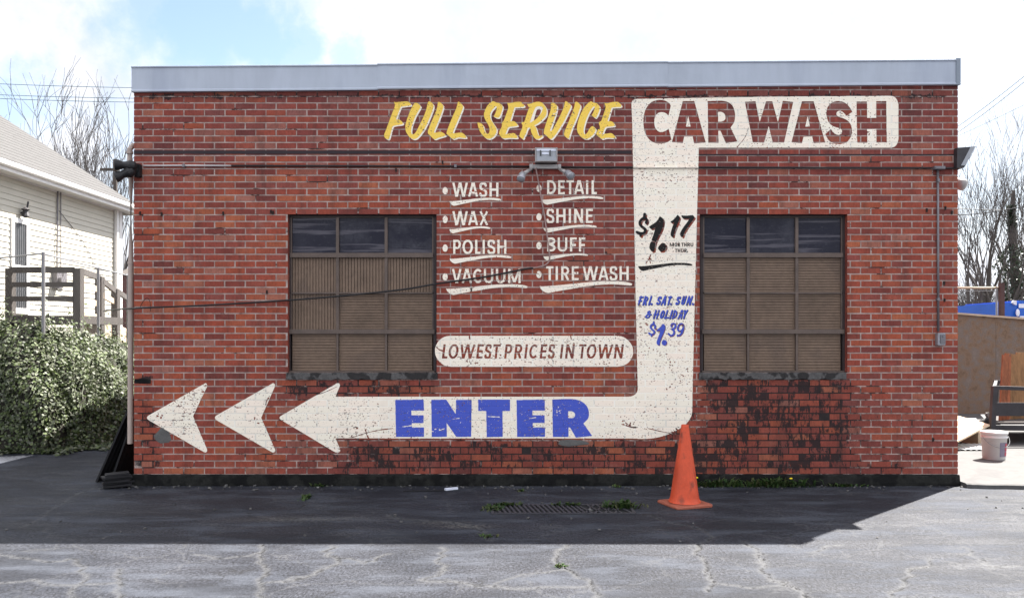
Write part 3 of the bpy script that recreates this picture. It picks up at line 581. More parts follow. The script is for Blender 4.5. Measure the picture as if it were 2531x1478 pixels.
    for q, l in ((fri, 'blue slanted letters fri sat sun'), (fr2, 'blue slanted letters and holiday')):
        fs += [(paint('lettering_shadow', [p for s in (1, .5) for p in shift(q, 1.2*s, 1.1*s)], M['black'], bp, None, g=.3), None), (paint('days_lettering', q, M['blue'], bp-.001, None, crack([(1576,753),(1583,751)], 2), g=.3), l)]
    b_o = paint('price_lettering', p139, M['blue'], bp, None)
    for o, l in ((arrow_o, None), (e_o, 'blue block letters spelling enter'), (k_o, 'black brush price of one seventeen'), (s_o, None), (m_o, 'small black letters mon thru'), (m2, 'small black letters thur'), (b_o, 'blue brush price of one thirty nine'))+tuple(fs):
        o.parent = R; o.matrix_parent_inverse = Matrix.Translation(-R.location)
        if l: o['label'] = l
    # --- two loose arrow heads
    gz = lambda pts: smooth(tr(pts, 330, 900, 3.273))
    h1 = gz([(111,432),(116,420),(126,412,1),(566,162,1),(584,153),(597,163),(596,182,1),(483,420,1),(597,688,1),(596,704),(582,713),(566,706,1),(126,452,1),(116,444)])
    h2 = gz([(659,432),(664,420),(674,412,1),(1112,162,1),(1130,153),(1145,163),(1144,182,1),(1034,432,1),(1146,688,1),(1145,704),(1131,713),(1114,706,1),(674,452,1),(664,444)])
    tag(paint('painted_arrowhead', [h1], M['white'], P0, None, blobs(395, 1025, 12, 6, 7, 2, 31)+blobs(478, 1000, 10, 30, 20, 1.2, 32)), 'white arrowhead painted at the far left end of the brick wall', 'sign', 'white arrowheads painted on the wall')
    tag(paint('painted_arrowhead', [h2], M['white'], P0, None, crack([(581,1004),(585,1007),(596,1007)], 3.2)+crack([(664,983),(660,990),(657,1000)], 3.5)+blobs(640, 1040, 8, 8, 8, 2, 33)), 'white arrowhead with a nick in its top edge, between big arrow and left arrowhead', 'sign', 'white arrowheads painted on the wall')
    # --- slogan pill
    pill = smooth([(1114,829.8,1),(1526,829.8,1),(1541,833),(1555,844),(1563,857),(1564.8,868),(1563,880),(1554,895),(1541,903),(1526,906.2,1),(1114,906.2,1),(1099,903),(1086,893),(1077.5,880),(1075.3,866),(1078,853),(1087,840),(1100,832)])
    lp = word([('L',1092.2,1105.6),('O',1107.1,1131.4),('W',1134.5,1171.6),('E',1176.8,1192.3),('S',1196.4,1212.9),('T',1216,1234),('P',1245.9,1264),('R',1270.2,1288.7),('I',1295.4,1301.1),('C',1306.3,1326.5),('E',1333.6,1349.1),('S',1353.4,1369.5),('I',1383.4,1389.1),('N',1396.3,1417.1),('T',1428.2,1445.9),('O',1448.1,1472),('W',1475.1,1512.3),('N',1516.8,1538)], 851, 886, 5.5, .115)
    tag(paint('slogan_sign', [pill], M['white'], P0, None, lp+[disc(1237.5, 877.5, 2.2)]+crack([(1078,857),(1086,864),(1094,867)], 3.4)+crack([(1160,829),(1161,837)], 3.5)+crack([(1410,829),(1412,838)], 3)+blobs(1480, 862, 6, 4, 8, 1.4, 41)+blobs(1500, 900, 10, 2, 9, 1.6, 42)+blobs(1320, 897, 120, 5, 22, 1.5, 43)+blobs(1320, 838, 120, 4, 18, 1.4, 44), g=.35), 'white rounded panel painted with lowest prices in town lettering left bare', 'sign')
    # --- FULL SERVICE
    A = lambda pts: smooth(tr(pts, 930, 240, 7.636)); B = lambda pts: smooth(tr(pts, 1240, 240, 7.636))
    full = [A([(335,95,1),(372,106),(430,100),(540,93),(605,97),(640,122),(660,150,1),(648,166),(560,177),(485,190),(458,208),(370,432,1),(430,435),(470,455),(503,492),(503,508),(480,524),(400,535),(342,546),(315,558),(298,595),(252,770),(240,795),(215,805),(185,788),(160,768),(150,730),(158,690),(180,640),(265,410),(350,180),(350,140)]),
        A([(690,175),(718,132),(742,117),(772,122),(810,145),(836,182),(832,208),(790,280),(740,370),(700,470),(670,560),(660,640),(665,690),(682,710),(710,705),(740,680),(790,590),(860,450),(910,340),(945,240),(970,130),(985,98),(1010,90),(1035,105),(1070,140),(1082,175),(1070,230),(1040,320),(990,440),(940,550),(880,650),(810,740),(762,785),(720,800),(690,797),(640,770),(590,710),(560,650),(550,590),(555,520),(580,430),(620,320),(660,230)]),
        A([(1165,100,1),(1200,105),(1240,135),(1268,180),(1255,240),(1220,340),(1170,470),(1110,610),(1088,677,1),(1130,678),(1180,665),(1220,663),(1260,680),(1300,712),(1310,733,1),(1270,750),(1180,775),(1110,805,1),(1075,790),(1020,735),(980,695),(975,650),(1000,580),(1050,460),(1110,320),(1150,200)]),
        A([(1545,95,1),(1570,103),(1610,140),(1638,180),(1630,230),(1590,330),(1530,470),(1470,610),(1445,688,1),(1490,690),(1560,680),(1610,680),(1650,700),(1690,745),(1702,772,1),(1660,780),(1560,770),(1500,785),(1450,797),(1400,765),(1350,720),(1325,695),(1335,650),(1370,550),(1440,380),(1510,220)]),
        A([(2200,87),(2235,95),(2265,112),(2320,122),(2362,152),(2385,180),(2380,225),(2360,300),(2330,370),(2300,398),(2255,392),(2212,370,1),(2240,330),(2265,260),(2275,205),(2262,175,1),(2235,200),(2190,250),(2155,310),(2150,370),(2165,430),(2200,490),(2240,550),(2268,605),(2268,665),(2240,725),(2190,772),(2135,795),(2080,785),(2020,740),(1960,660),(1925,570),(1908,487,1),(1955,495),(2000,520),(2025,565),(2040,630),(2070,680),(2095,702),(2120,695),(2138,650),(2135,590),(2108,520),(2060,440),(2035,370),(2035,310),(2055,250),(2100,170),(2150,115)]),
        B([(105,115,1),(150,122),(240,105),(320,97),(362,104),(400,135),(428,168),(410,192),(340,197),(262,202),(238,220),(160,465,1),(220,463),(255,477),(287,512),(307,545,1),(250,560),(150,570),(115,595),(70,712,1),(120,700),(200,688),(250,697),(282,732),(302,773,1),(260,782),(150,778),(40,790,1),(10,775),(-30,745),(-48,705),(-40,650),(-5,580),(5,540),(2,505),(20,475),(45,440),(85,330),(122,225),(122,180)]),
        B([(480,140,1),(540,133),(620,105),(700,97),(760,115),(810,170),(845,240),(845,320),(820,380),(760,440),(690,500),(612,542,1),(640,570),(665,640),(690,720),(720,742),(770,730,1),(768,752),(730,780),(680,802),(630,785),(590,740),(560,670),(545,612),(520,580),(490,600),(460,680),(425,760),(405,802,1),(370,780),(335,742),(345,690),(380,600),(393,540),(375,510),(380,480,1),(418,480),(432,460),(470,340),(515,210),(500,180)]),
        B([(930,115,1),(985,120),(1030,155),(1045,195),(1030,290),(980,450),(910,640,1),(925,652),(960,620),(1030,500),(1110,340),(1170,200),(1200,83,1),(1230,95),(1280,130),(1305,165),(1300,200),(1250,310),(1170,470),(1080,620),(990,750),(930,802,1),(890,780),(840,730),(800,700),(795,660),(820,560),(880,380),(925,240)]),
        B([(1385,105,1),(1420,99),(1470,140),(1485,180),(1470,240),(1400,430),(1320,620),(1265,792,1),(1230,775),(1190,740),(1178,690),(1210,600),(1290,400),(1360,220)]),
        B([(1650,105),(1690,92),(1730,112),(1790,125),(1830,165),(1848,205),(1840,265),(1800,360),(1768,402,1),(1730,380),(1695,348,1),(1720,310),(1750,240),(1757,198),(1735,187),(1700,220),(1640,320),(1590,440),(1555,560),(1545,650),(1562,706),(1590,705),(1620,670),(1660,600),(1700,560),(1730,560),(1765,595),(1770,635),(1730,710),(1660,772),(1595,795),(1530,780),(1470,730),(1430,660),(1420,590),(1440,470),(1490,330),(1560,200)]),
        B([(1935,115,1),(1980,127),(2080,105),(2160,97),(2203,106),(2240,140),(2258,172),(2240,195),(2160,198),(2092,206),(2068,225),(1995,465,1),(2050,463),(2090,477),(2122,512),(2137,545,1),(2080,560),(1980,570),(1945,597),(1900,712,1),(1960,700),(2060,688),(2102,712),(2140,755),(2147,777,1),(2080,780),(1980,776),(1890,797,1),(1850,770),(1800,727),(1788,690),(1815,620,1),(1848,603),(1850,560),(1833,510),(1840,480),(1880,450),(1918,340),(1952,240),(1960,190)])]
    rh = [B([(640,205),(690,183),(740,187),(772,207),(770,250),(730,330),(650,420),(560,480),(530,492,1),(560,400),(600,290)])]
    R = thing('painted_lettering', 'yellow slanted brush lettering full service with white shadow at wall top', 'sign', (wx(1240), P0, wz(300)))
    sh = [p for s in np.linspace(.15, 1, 6) for p in shift(full, 3.0*s, 2.9*s)]
    a = paint('lettering_shadow', sh, M['white'], P0, None, [rh[0]*1.0] and [(rh[0]-rh[0].mean(0))*[.55, .72]+rh[0].mean(0)+[2.2, 2.2]], g=.4)
    y_ = paint('lettering', full, M['yellow'], P0-.0012, None, rh+blobs(1050, 309, 4, 2, 5, 1.2, 51)+blobs(1372, 281, 2, 1, 3, 1.8, 52)+blobs(1486, 330, 2, 2, 4, 1.5, 53), g=.4)
    for o in (a, y_): o.parent = R; o.matrix_parent_inverse = Matrix.Translation(-R.location)
    y_['label'] = 'yellow brush capitals'
    # --- the list of services
    GR = 'white service words painted on the wall'
    def service(nm, spec, X0, Y0, s, yt, yb, sw, dot, t=5.6):
        R = thing('painted_lettering', nm, 'sign', (X0+0, 0, 0), GR)
        x = [X0+q/s for _, q, r in spec]; R.location = (wx(min(x)), P0, wz(Y0+(yt+yb)/2/s))
        w = paint('lettering', word([(c, X0+q/s, X0+r/s) for c, q, r in spec], Y0+yt/s, Y0+yb/s, t), M['white'], P0, None, g=.3)
        u = paint('underline', [swoosh(X0+sw[0]/s, X0+sw[1]/s, Y0+sw[2]/s, Y0+sw[3]/s)], M['white'], P0, None)
        d = paint('bullet', [disc(X0+dot[0]/s, Y0+dot[1]/s, 6.4, 9.1)], M['white'], P0, None)
        for o in (w, u, d): o.parent = R; o.matrix_parent_inverse = Matrix.Translation(-R.location)
    z1 = (1080, 440, 9.8125); z2 = (1080, 580, 9.2); z3 = (1310, 440, 9.333); z4 = (1310, 580, 9.2)
    W0 = [('W',372,752),('A',755,1000)]
    service('white painted word wash, topmost of the left list', W0+[('S',1025,1218),('H',1275,1492)], *z1, 118, 460, (302,1557,487,680), (200,315))
    service('white painted word wax, second in the left list', W0+[('X',1028,1248)], *z1, 808, 1152, (302,1297,1178,1347), (200,1010))
    service('white painted word polish, third in the left list', [('P',370,548),('O',580,818),('L',868,990),('I',1038,1090),('S',1145,1328),('H',1374,1580)], *z2, 120, 442, (285,1692,468,662), (187,310))
    service('white painted word vacuum behind the black cable', [('V',340,560),('A',563,800),('C',822,1022),('U',1067,1283),('U',1342,1560),('M',1618,1905)], *z2, 780, 1103, (205,2062,1130,1370), (187,963))
    service('white painted word detail below the double lamp', [('D',393,600),('E',648,803),('T',838,1010),('A',1013,1250),('I',1290,1343),('L',1420,1540)], *z3, 58, 380, (262,1692,422,620), (207,243))
    service('white painted word shine, second in the right list', [('S',378,560),('H',607,818),('I',893,945),('N',1018,1223),('E',1290,1448)], *z3, 715, 1042, (308,1540,1085,1262), (207,903))
    service('white painted word buff, third in the right list', [('B',388,580),('U',628,848),('F',908,1062),('F',1112,1265)], *z4, 66, 387, (303,1317,428,588), (203,253))
    service('white painted words tire wash, bottom of the right list', [('T',363,533),('I',582,635),('R',710,895),('E',950,1107),('W',1195,1548),('A',1555,1785),('S',1808,1987),('H',2035,2243)], *z4, 720, 1040, (213,2322,1062,1327), (203,908))

# ------------------------------------------------------------------ the building
WL, WR = wx(331), wx(2367.5); ZF = wz(1172); ZT = 3.99; DEEP = 9.0
OPEN = [(wx(711), wx(1079), wz(920.5), wz(527.5)), (wx(1729.5), wx(2094.5), wz(920.5), wz(528.5))]
def rowz(n): return ZB+(n*RU if n >= 0 else n*RL)
STAINS_SHADE = [  # photo box x0,x1,y0,y1, feather x, feather y, weight
 (1725,2130,925,1180,110,50,.56),(2080,2350,950,1180,120,80,.24),(830,1740,1085,1180,120,40,.52),(700,1090,935,985,30,25,.5),(335,392,985,1175,26,40,.52),(800,2250,1138,1180,60,34,.48),(331,850,1158,1180,5,20,.22),
 (331,2368,231,246,5,6,.55),(1104,1118,415,475,6,18,.45),(1540,1760,925,1180,90,50,.36),(1290,1560,1120,1180,120,30,.45),(640,1010,940,1180,150,60,.27),(1400,1575,590,720,90,60,.22),(1420,1570,300,350,70,20,.25),(1650,2100,240,300,200,40,.16),(1722,1735,560,930,10,60,.3),(331,371,936,948,2,2,1.6),(331,360,990,1010,8,8,.4)]  # first box of this row: shade under the roof edge, darkened into the brick
def stain_shade(x, z):
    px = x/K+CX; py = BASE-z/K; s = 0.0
    for (a, b, c, d, fx, fy, w) in STAINS_SHADE:
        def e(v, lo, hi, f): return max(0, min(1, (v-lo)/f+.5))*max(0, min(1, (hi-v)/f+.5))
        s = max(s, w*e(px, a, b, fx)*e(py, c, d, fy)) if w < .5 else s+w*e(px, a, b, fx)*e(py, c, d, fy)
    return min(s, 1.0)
def build_building():
    R = thing('brick_building', 'single storey red brick building with grey metal roof edge and painted car wash wall', 'building', (0, DEEP/2, 0))
    r = random.Random(3)
    # --- bricks, one real block each
    mb = MB(); sa = []; wa = []
    n0 = -15
    for n in range(n0, 45):
        z0, z1 = rowz(n), rowz(n+1); j = 3.0*K/2
        if z0+j > ZT: break
        k = -30; off = (-.5*BW if n % 2 == 0 else 0)
        for k in range(-24, 26):
            xa = k*BW+off+j+r.uniform(-.0016, .0016); xb = xa+BW-2*j+r.uniform(-.0016, .0016)
            for (a, b) in ([(xa, xb)]):
                a, b = max(a, WL), min(b, WR)
                if b-a < .02: continue
                segs = [(a, b)]
                zc = (z0+z1)/2
                for (oa, ob, oz0, oz1) in OPEN:
                    if oz0 < zc < oz1:
                        ns = []
                        for (p, q) in segs:
                            if q <= oa or p >= ob: ns.append((p, q)); continue
                            if p < oa: ns.append((p, oa))
                            if q > ob: ns.append((ob, q))
                        segs = ns
                for (p, q) in segs:
                    if q-p < .015: continue
                    dy = r.uniform(-.0012, .0012); t = r.uniform(-.0008, .0008); zz0, zz1 = z0+j, min(z1-j, ZT)
                    s0 = stain_shade((p+q)/2, zc)
                    if s0 > .3 and r.random() < .05: dy += .0012         # face a little worn back
                    px = (p+q)/2/K+CX; py = BASE-zc/K
                    wm = .6+.42*math.sin(px/230+1.3)*math.cos(py/190)+.35*(1 if py > 480 else -.5)+(.25 if px < 720 else 0)+r.uniform(-.4, .4)
                    if py < 430: wm -= .28
                    vs = [(p, dy-t, zz0), (q, dy+t, zz0), (q, dy+t, zz1), (p, dy-t, zz1), (p, .03, zz0), (q, .03, zz0), (q, .03, zz1), (p, .03, zz1)]
                    mb.add(vs, [(0,1,2,3),(0,4,5,1),(1,5,6,2),(2,6,7,3),(3,7,4,0)])
                    bs = r.uniform(-.18, .15)*min(1, s0*3) if s0 > .05 else 0
                    for v in vs: sa.append(max(0, stain_shade(v[0], v[2])+bs)); wa.append(max(0, min(1, wm)))
    mb.att = dict(stain_shade=sa, warm=wa); wall = mb.build('brick_face', M['brick'], R)
    # --- mortar bed, with openings
    mb = MB(); sa = []
    xs = sorted(set([WL+.004, WR-.004]+[v for o in OPEN for v in o[:2]])); zs = sorted(set([ZF, ZT]+[v for o in OPEN for v in o[2:]]))
    def sub(a, b, s): n = max(1, int((b-a)/s)); return [a+(b-a)*i/n for i in range(n+1)]
    for i in range(len(xs)-1):
        for k in range(len(zs)-1):
            xc, zc = (xs[i]+xs[i+1])/2, (zs[k]+zs[k+1])/2
            if any(o[0] < xc < o[1] and o[2] < zc < o[3] for o in OPEN): continue
            X, Z = sub(xs[i], xs[i+1], .08), sub(zs[k], zs[k+1], .06)
            vs = [(x, .0022, z) for z in Z for x in X]; w = len(X)
            mb.add(vs, [(q*w+p, q*w+p+1, (q+1)*w+p+1, (q+1)*w+p) for q in range(len(Z)-1) for p in range(w-1)]); sa += [stain_shade(v[0], v[2])+.02 for v in vs]
    mb.att = dict(stain_shade=sa); mb.build('mortar_joints', M['mortar'], R)
    # --- window reveals (brick returns), side and rear walls
    mb = MB(); n_ = 0
    for (oa, ob, oz0, oz1) in OPEN:
        for x0, x1 in ((oa-.06, oa-.0005), (ob+.0005, ob+.06)): mb.box((x0, .0305, oz0), (x1, .16, oz1))
        mb.box((oa-.06, .0305, oz1+.0005), (ob+.06, .16, oz1+.06))
    for x0, x1 in ((WL, WL+.1), (WR-.1, WR)): mb.box((x0, .031, ZF), (x1, DEEP, ZT-.02))
    mb.box((WL+.101, DEEP-.1, ZF), (WR-.101, DEEP, ZT-.02))
    mb.att = dict(stain_shade=[.0]*len(mb.v), warm=[.5]*len(mb.v)); mb.build('side_wall', M['brick'], R)
    # --- foundation
    mb = MB(); r = random.Random(5); nx = 120
    def row(y, z, jy): return [(WL-.012+(WR-WL+.024)*i/nx, y+r.uniform(-jy, jy), z+(r.uniform(-.006, .006) if jy else 0)) for i in range(nx+1)]
    rows = [row(-.02, -.05, .004), row(-.022, .03, .006), row(-.016, ZF-.012, .005), row(-.006, ZF-.002, .003), row(.05, ZF-.001, 0)]
    mb.add([v for q in rows for v in q], [(a*(nx+1)+i, a*(nx+1)+i+1, (a+1)*(nx+1)+i+1, (a+1)*(nx+1)+i) for a in range(4) for i in range(nx)])
    mb.box((WL-.012, .0505, -.05), (WR+.012, DEEP, ZF-.003)); mb.build('foundation', M['concrete_old'], R)
    mb = MB(); mb.box((WL+.1, .1, 3.80), (WR-.1, DEEP-.1, 3.86)); mb.build('roof', M['roof'], R)
    # --- metal roof edge: three sloping lengths with lapped seams
    def edge(px, top): return wz((166+(150-166)*(px-332)/(2365-332)) if top else (229+(212-229)*(px-332)/(2365-332)))
    for i, (a, b, dz, dy) in enumerate(((329, 936, -.004, 0), (934.5, 1649, .003, -.004), (1647.5, 2358, 0, -.002))):
        mb = MB(); xa, xb = wx(a), wx(b); y0 = -.034+dy
        ta, tb, ba, bb = edge(a, 1)+dz, edge(b, 1)+dz, edge(a, 0)+dz, edge(b, 0)+dz
        # face with rolled top lip and a kicked drip edge; slightly oil-canned
        n = 24; prof = [(.10, 1, .0), (.0, 1, .0), (-.010, 1, -.004), (-.010, 1, -.016), (0, 1, -.020), (0, .5, 0), (0, 0, .024), (-.008, 0, .012), (-.008, 0, -.002), (.03, 0, -.002)]
        rr = random.Random(i); vs = []
        for q in range(n+1):
            t = q/n; x = xa+(xb-xa)*t; T = ta+(tb-ta)*t; B_ = ba+(bb-ba)*t; w = rr.uniform(-.0025, .0025)
            for (py_, f, o) in prof: vs.append((x, y0+py_+(w if f == .5 else w*.3), B_+(T-B_)*f+o))
        m = len(prof); mb.add(vs, [(q*m+k, (q+1)*m+k, (q+1)*m+k+1, q*m+k+1) for q in range(n) for k in range(m-1)])
        mb.build('roof_edge', M['fascia'], R)
    mb = MB(); mb.box((wx(2357.5), -.047, edge(2360, 0)-.006), (wx(2368), -.02, edge(2362, 1)+.006)); mb.box((wx(2366), -.0195, edge(2360, 0)), (wx(2369), .6, edge(2362, 1))); mb.build('roof_edge_cap', M['trim'], R)
    mb = MB(); mb.box((wx(328), -.0195, edge(330, 0)), (wx(331), .6, edge(330, 1))); mb.build('roof_edge_cap', M['trim'], R)
    # --- rusted lintel band below the parapet
    mb = MB(); mb.box((WL, -.0035, wz(381)), (wx(1561), .02, wz(372.5))); mb.box((wx(1728), -.0035, wz(384.5)), (WR, .02, wz(381.5))); mb.build('lintel_band', M['band'], R)
    # --- windows
    def window(x0, x1, y1, mull, label, vert):
        Y = .075; P = lambda px, py: S2W(px, py, Y)
        fr = MB(); dk = MB()
        def fb(a, b, c, d, dep=.022): p, q = P(a, d), P(b, c); fr.box((p.x, Y-dep, p.z), (q.x, Y+.02, q.z))
        yt = 528.0
        W = bpy.data.objects
        # outer dark frame
        p, q = P(x0, 921), P(x1, yt)
        dk.box((p.x, Y-.02, P(0, 536).z), (q.x, Y+.05, q.z-.001))
        dk.box((p.x, Y-.015, p.z+.001), (P(x0+7, 0).x, Y+.05, P(0, 536).z-.0005)); dk.box((P(x1-7, 0).x, Y-.015, p.z+.001), (q.x, Y+.05, P(0, 536).z-.0005))
        f_o = dk.build('window', M['steeldark'], R); f_o['label'] = label
        cols = [x0+7.5]+list(mull)+[x1-7.5]
        fb(x0+7.2, x1-7.2, 626, 637, .03); fb(x0+4, x1-4, 814, 825, .032); fb(x0+9, x1-9, 722.5, 726.5, .02); fb(x0+4, x1-4, 916, 919.5, .03); fb(x0+8, x1-8, 536.5, 538.5, .012)
        for mx in mull:
            for a, b in ((538.6, 625.8), (637.2, 722.4), (726.6, 813.8)): fb(mx-3.6, mx+3.6, a, b, .02)
            fb(mx-2.4, mx+2.4, 825.2, 915.8, .02)
        for xx in (x0+7.2, x1-10.2): fb(xx, xx+3, 538.6, 625.8, .012); fb(xx, xx+3, 637.2, 722.3, .012); fb(xx, xx+3, 726.7, 813.8, .012)
        fr.build('window_frame', M['steel'], f_o)
        for r_, (a, b) in enumerate(((538.6, 626), (637, 722.5), (726.5, 814), (825, 916))):
            for c in range(3):
                xa, xb = cols[c]+(3.2 if c else 2.8), cols[c+1]-(3.2 if c < 2 else 2.8)
                mb = MB(); p, q = P(xa, b), P(xb, a); yy = Y+.006
                if r_ == 0:
                    rot = Matrix.Rotation(math.radians(random.Random(c+int(x0)).uniform(-.8, .8)), 3, 'Z')@Matrix.Rotation(math.radians(random.Random(c+9).uniform(-.8, .8)), 3, 'X')
                    mb.box((p.x, yy, p.z), (q.x, yy+.006, q.z), rot); mb.build('glass_pane', M['glass'], f_o)
                else:
                    v = (r_, c) in vert; n = 15 if v else 13; g0 = .2
                    mb.box((p.x, yy+.011, p.z), (q.x, yy+.017, q.z))
                    for i in range(n):
                        t0, t1 = (i+.11)/n, (i+.89)/n; rr = random.Random(i+31*c+7*r_); dy = rr.uniform(-.0015, .0015)
                        if v: mb.box((p.x+(q.x-p.x)*t0, yy-.003+dy, p.z), (p.x+(q.x-p.x)*t1, yy+.0108, q.z))
                        else: mb.box((p.x, yy-.003+dy, p.z+(q.z-p.z)*t0), (q.x, yy+.0108, p.z+(q.z-p.z)*t1))
                    mb.build('ribbed_panel', M['ribbed'], f_o)
        # sill: a row of worn concrete blocks
        mb = MB(); rr = random.Random(int(x0)); nn = 40; xa, xb = wx(x0-3), wx(x1+3); vs = []
        for i in range(nn+1):
            x = xa+(xb-xa)*i/nn; j1, j2 = rr.uniform(-.006, .006), rr.uniform(-.008, .008)
            vs += [(x, .07, wz(920.8)), (x, -.014+j1, wz(920.8)+j2*.3), (x, -.016+j1, wz(937)+j2), (x, .02, wz(938))]
        mb.add(vs, [(4*i+k, 4*i+4+k, 4*i+5+k, 4*i+1+k) for i in range(nn) for k in range(3)]); mb.add(vs[:4], [(0,1,2,3)]); mb.add(vs[-4:], [(3,2,1,0)])
        mb.build('window_sill', M['sill'], f_o)
        return f_o
    window(712, 1078.5, 0, (835, 955), 'steel window with upright and level ribbed panels, crossed by the cable', {(1,0),(1,1),(1,2),(2,0)})
    window(1730, 2088, 0, (1848, 1968), 'steel window with only level ribbed panels, right of the white column', set())
    # --- cement patches where bricks are gone
    def lump(cx, cy, rx, ry, seed):
        r = random.Random(seed); mb = MB(); n = 14; ang = [2*math.pi*k/n for k in range(n)]; rad = [r.uniform(.8, 1.12) for _ in ang]
        ring = [(wx(cx+rx*rad[k]*math.cos(ang[k])), -.0015, wz(cy+ry*rad[k]*math.sin(ang[k]))) for k in range(n)]; rin = [((p[0]-wx(cx))*.75+wx(cx), -.0038, (p[2]-wz(cy))*.75+wz(cy)) for p in ring]
        mb.add(ring+rin+[(wx(cx), -.0042, wz(cy))], [(k, (k+1) % n, n+(k+1) % n, n+k) for k in range(n)]+[(n+k, n+(k+1) % n, 2*n) for k in range(n)]); mb.build('cement_patch', M['patch'], R)
    lump(403, 1077, 22, 20, 1); lump(1415, 1094, 38, 9, 2); mb = MB(); mb.box((wx(332), -.004, wz(948)), (wx(373), .01, wz(936.5))); o = mb.build('cement_patch', M['concrete_old'], R, bevel=.003); o['label'] = 'blackened brick-sized patch'
    # --- downspout on the left side wall
    mb = MB(); X = S2W(323.5, 0, .05).x
    mb.tube([(X+.05, .12, wz(352)), (X-.002, .09, wz(356)), (X-.012, .055, wz(366)), (X-.012, .05, wz(400)), (X, .05, wz(425)), (X, .05, wz(650)), (X-.006, .05, wz(1098))], [.03]+[.027]*6, 14)
    for py in (372, 398, 646, 797): mb.tube([(X-(.010 if py < 420 else 0), .05, wz(py)), (X-(.010 if py < 420 else 0), .05, wz(py+6))], .0315, 14)
    mb.build('downspout', M['downspout'], R, smooth=False)
    # --- rusty studs left in the brickwork
    for px, py in ((347, 528), (400, 530), (552, 528), (670, 524), (675, 526), (2333, 700), (2334, 742), (660, 722), (1316, 424), (979, 421), (1094, 402), (2306, 1086), (2290, 520), (2352, 526), (2336, 515), (1165, 716)):
        mb = MB(); c = Vector((wx(px), 0, wz(py))); mb.box((c.x-.007, -.010, c.z-.018), (c.x+.007, .01, c.z+.018)); mb.tube([(c.x, .0, c.z+.008), (c.x, -.022, c.z+.005)], .0055, 6); mb.build('rusty_stud', M['rust'], R)
    return R
# ------------------------------------------------------------------ ground
def crackmaps(X, Y):
    """distance of every ground vertex to the crack lines seen in the photo"""
    lines = [  # photo points, halo width (m), dark width (m)
     ([(820,1348),(805,1372),(842,1378),(818,1398),(790,1412),(762,1425),(700,1438)],.055,.010),([(842,1378),(900,1392),(930,1378),(965,1368)],.04,.006),([(648,1345),(640,1375),(655,1400),(640,1430),(650,1478)],.05,.010),
     ([(295,1405),(285,1422),(300,1445),(292,1478)],.045,.012),([(0,1372),(60,1378),(120,1388),(190,1380),(215,1420),(180,1478)],.04,.006),([(480,1370),(530,1380),(600,1374),(648,1362)],.04,.004),
     ([(1090,1352),(1100,1372),(1085,1392),(1105,1408),(1070,1424),(1040,1432)],.05,.008),([(1402,1345),(1378,1368),(1380,1392),(1412,1410),(1460,1438),(1470,1478)],.06,.011),([(1400,1408),(1330,1416),(1290,1420),(1220,1450)],.035,.004),
     ([(1736,1340),(1722,1360),(1738,1382),(1746,1408),(1756,1432),(1750,1460)],.055,.012),([(1838,1338),(1870,1362),(1888,1382),(1880,1406),(1910,1432),(1960,1450),(1990,1478)],.07,.009),([(2010,1365),(2040,1350),(2080,1346)],.05,.002),
     ([(2300,1380),(2286,1402),(2250,1408),(2240,1440),(2210,1478)],.045,.009),([(2380,1350),(2420,1380),(2450,1400),(2520,1398)],.04,.005),([(960,1270),(985,1283),(1100,1288),(1160,1300),(1200,1318),(1215,1335)],.06,.012),([(1605,1274),(1650,1290),(1720,1303),(1755,1322),(1750,1338)],.045,.010),
     ([(760,1200),(752,1225),(762,1242),(740,1260)],.02,.008),([(1285,1190),(1300,1225),(1320,1245)],.015,.003),([(240,1200),(180,1225),(120,1260),(60,1300)],.03,.003),([(640,1275),(700,1285),(800,1283),(880,1278)],.05,.003),([(0,1440),(80,1432),(150,1445),(292,1440)],.05,.004),
     ([(1040,1432),(1150,1440),(1290,1455),(1470,1448)],.06,.004),([(1756,1440),(1850,1452),(1960,1450)],.05,.004),([(650,1440),(760,1425)],.05,.004)]
    halo = np.zeros(X.shape); crk = np.zeros(X.shape); r = random.Random(2)
    for pts, hw, cw in lines:
        P = [G(*p) for p in pts]; Q = [P[0]]
        for a, b in zip(P, P[1:]):
            for k in range(1, 5):
                t = k/4; q = a.lerp(b, t)
                if k < 4: q = q+Vector((r.uniform(-.035, .035), r.uniform(-.03, .03), 0))
                Q.append(q)
        for a, b in zip(Q, Q[1:]):
            x0, x1, y0, y1 = min(a.x, b.x)-.3, max(a.x, b.x)+.3, min(a.y, b.y)-.3, max(a.y, b.y)+.3
            I = np.nonzero((X > x0)&(X < x1)&(Y > y0)&(Y < y1))
            if len(I[0]) == 0: continue
            dx, dy = b.x-a.x, b.y-a.y; l2 = dx*dx+dy*dy+1e-9
            t = np.clip(((X[I]-a.x)*dx+(Y[I]-a.y)*dy)/l2, 0, 1); d = np.hypot(X[I]-a.x-t*dx, Y[I]-a.y-t*dy)
            halo[I] = np.maximum(halo[I], np.exp(-(d/(hw*.40))**2)); crk[I] = np.maximum(crk[I], np.clip(1.6-d/(cw*.8), 0, 1)*.9)
    return halo, crk
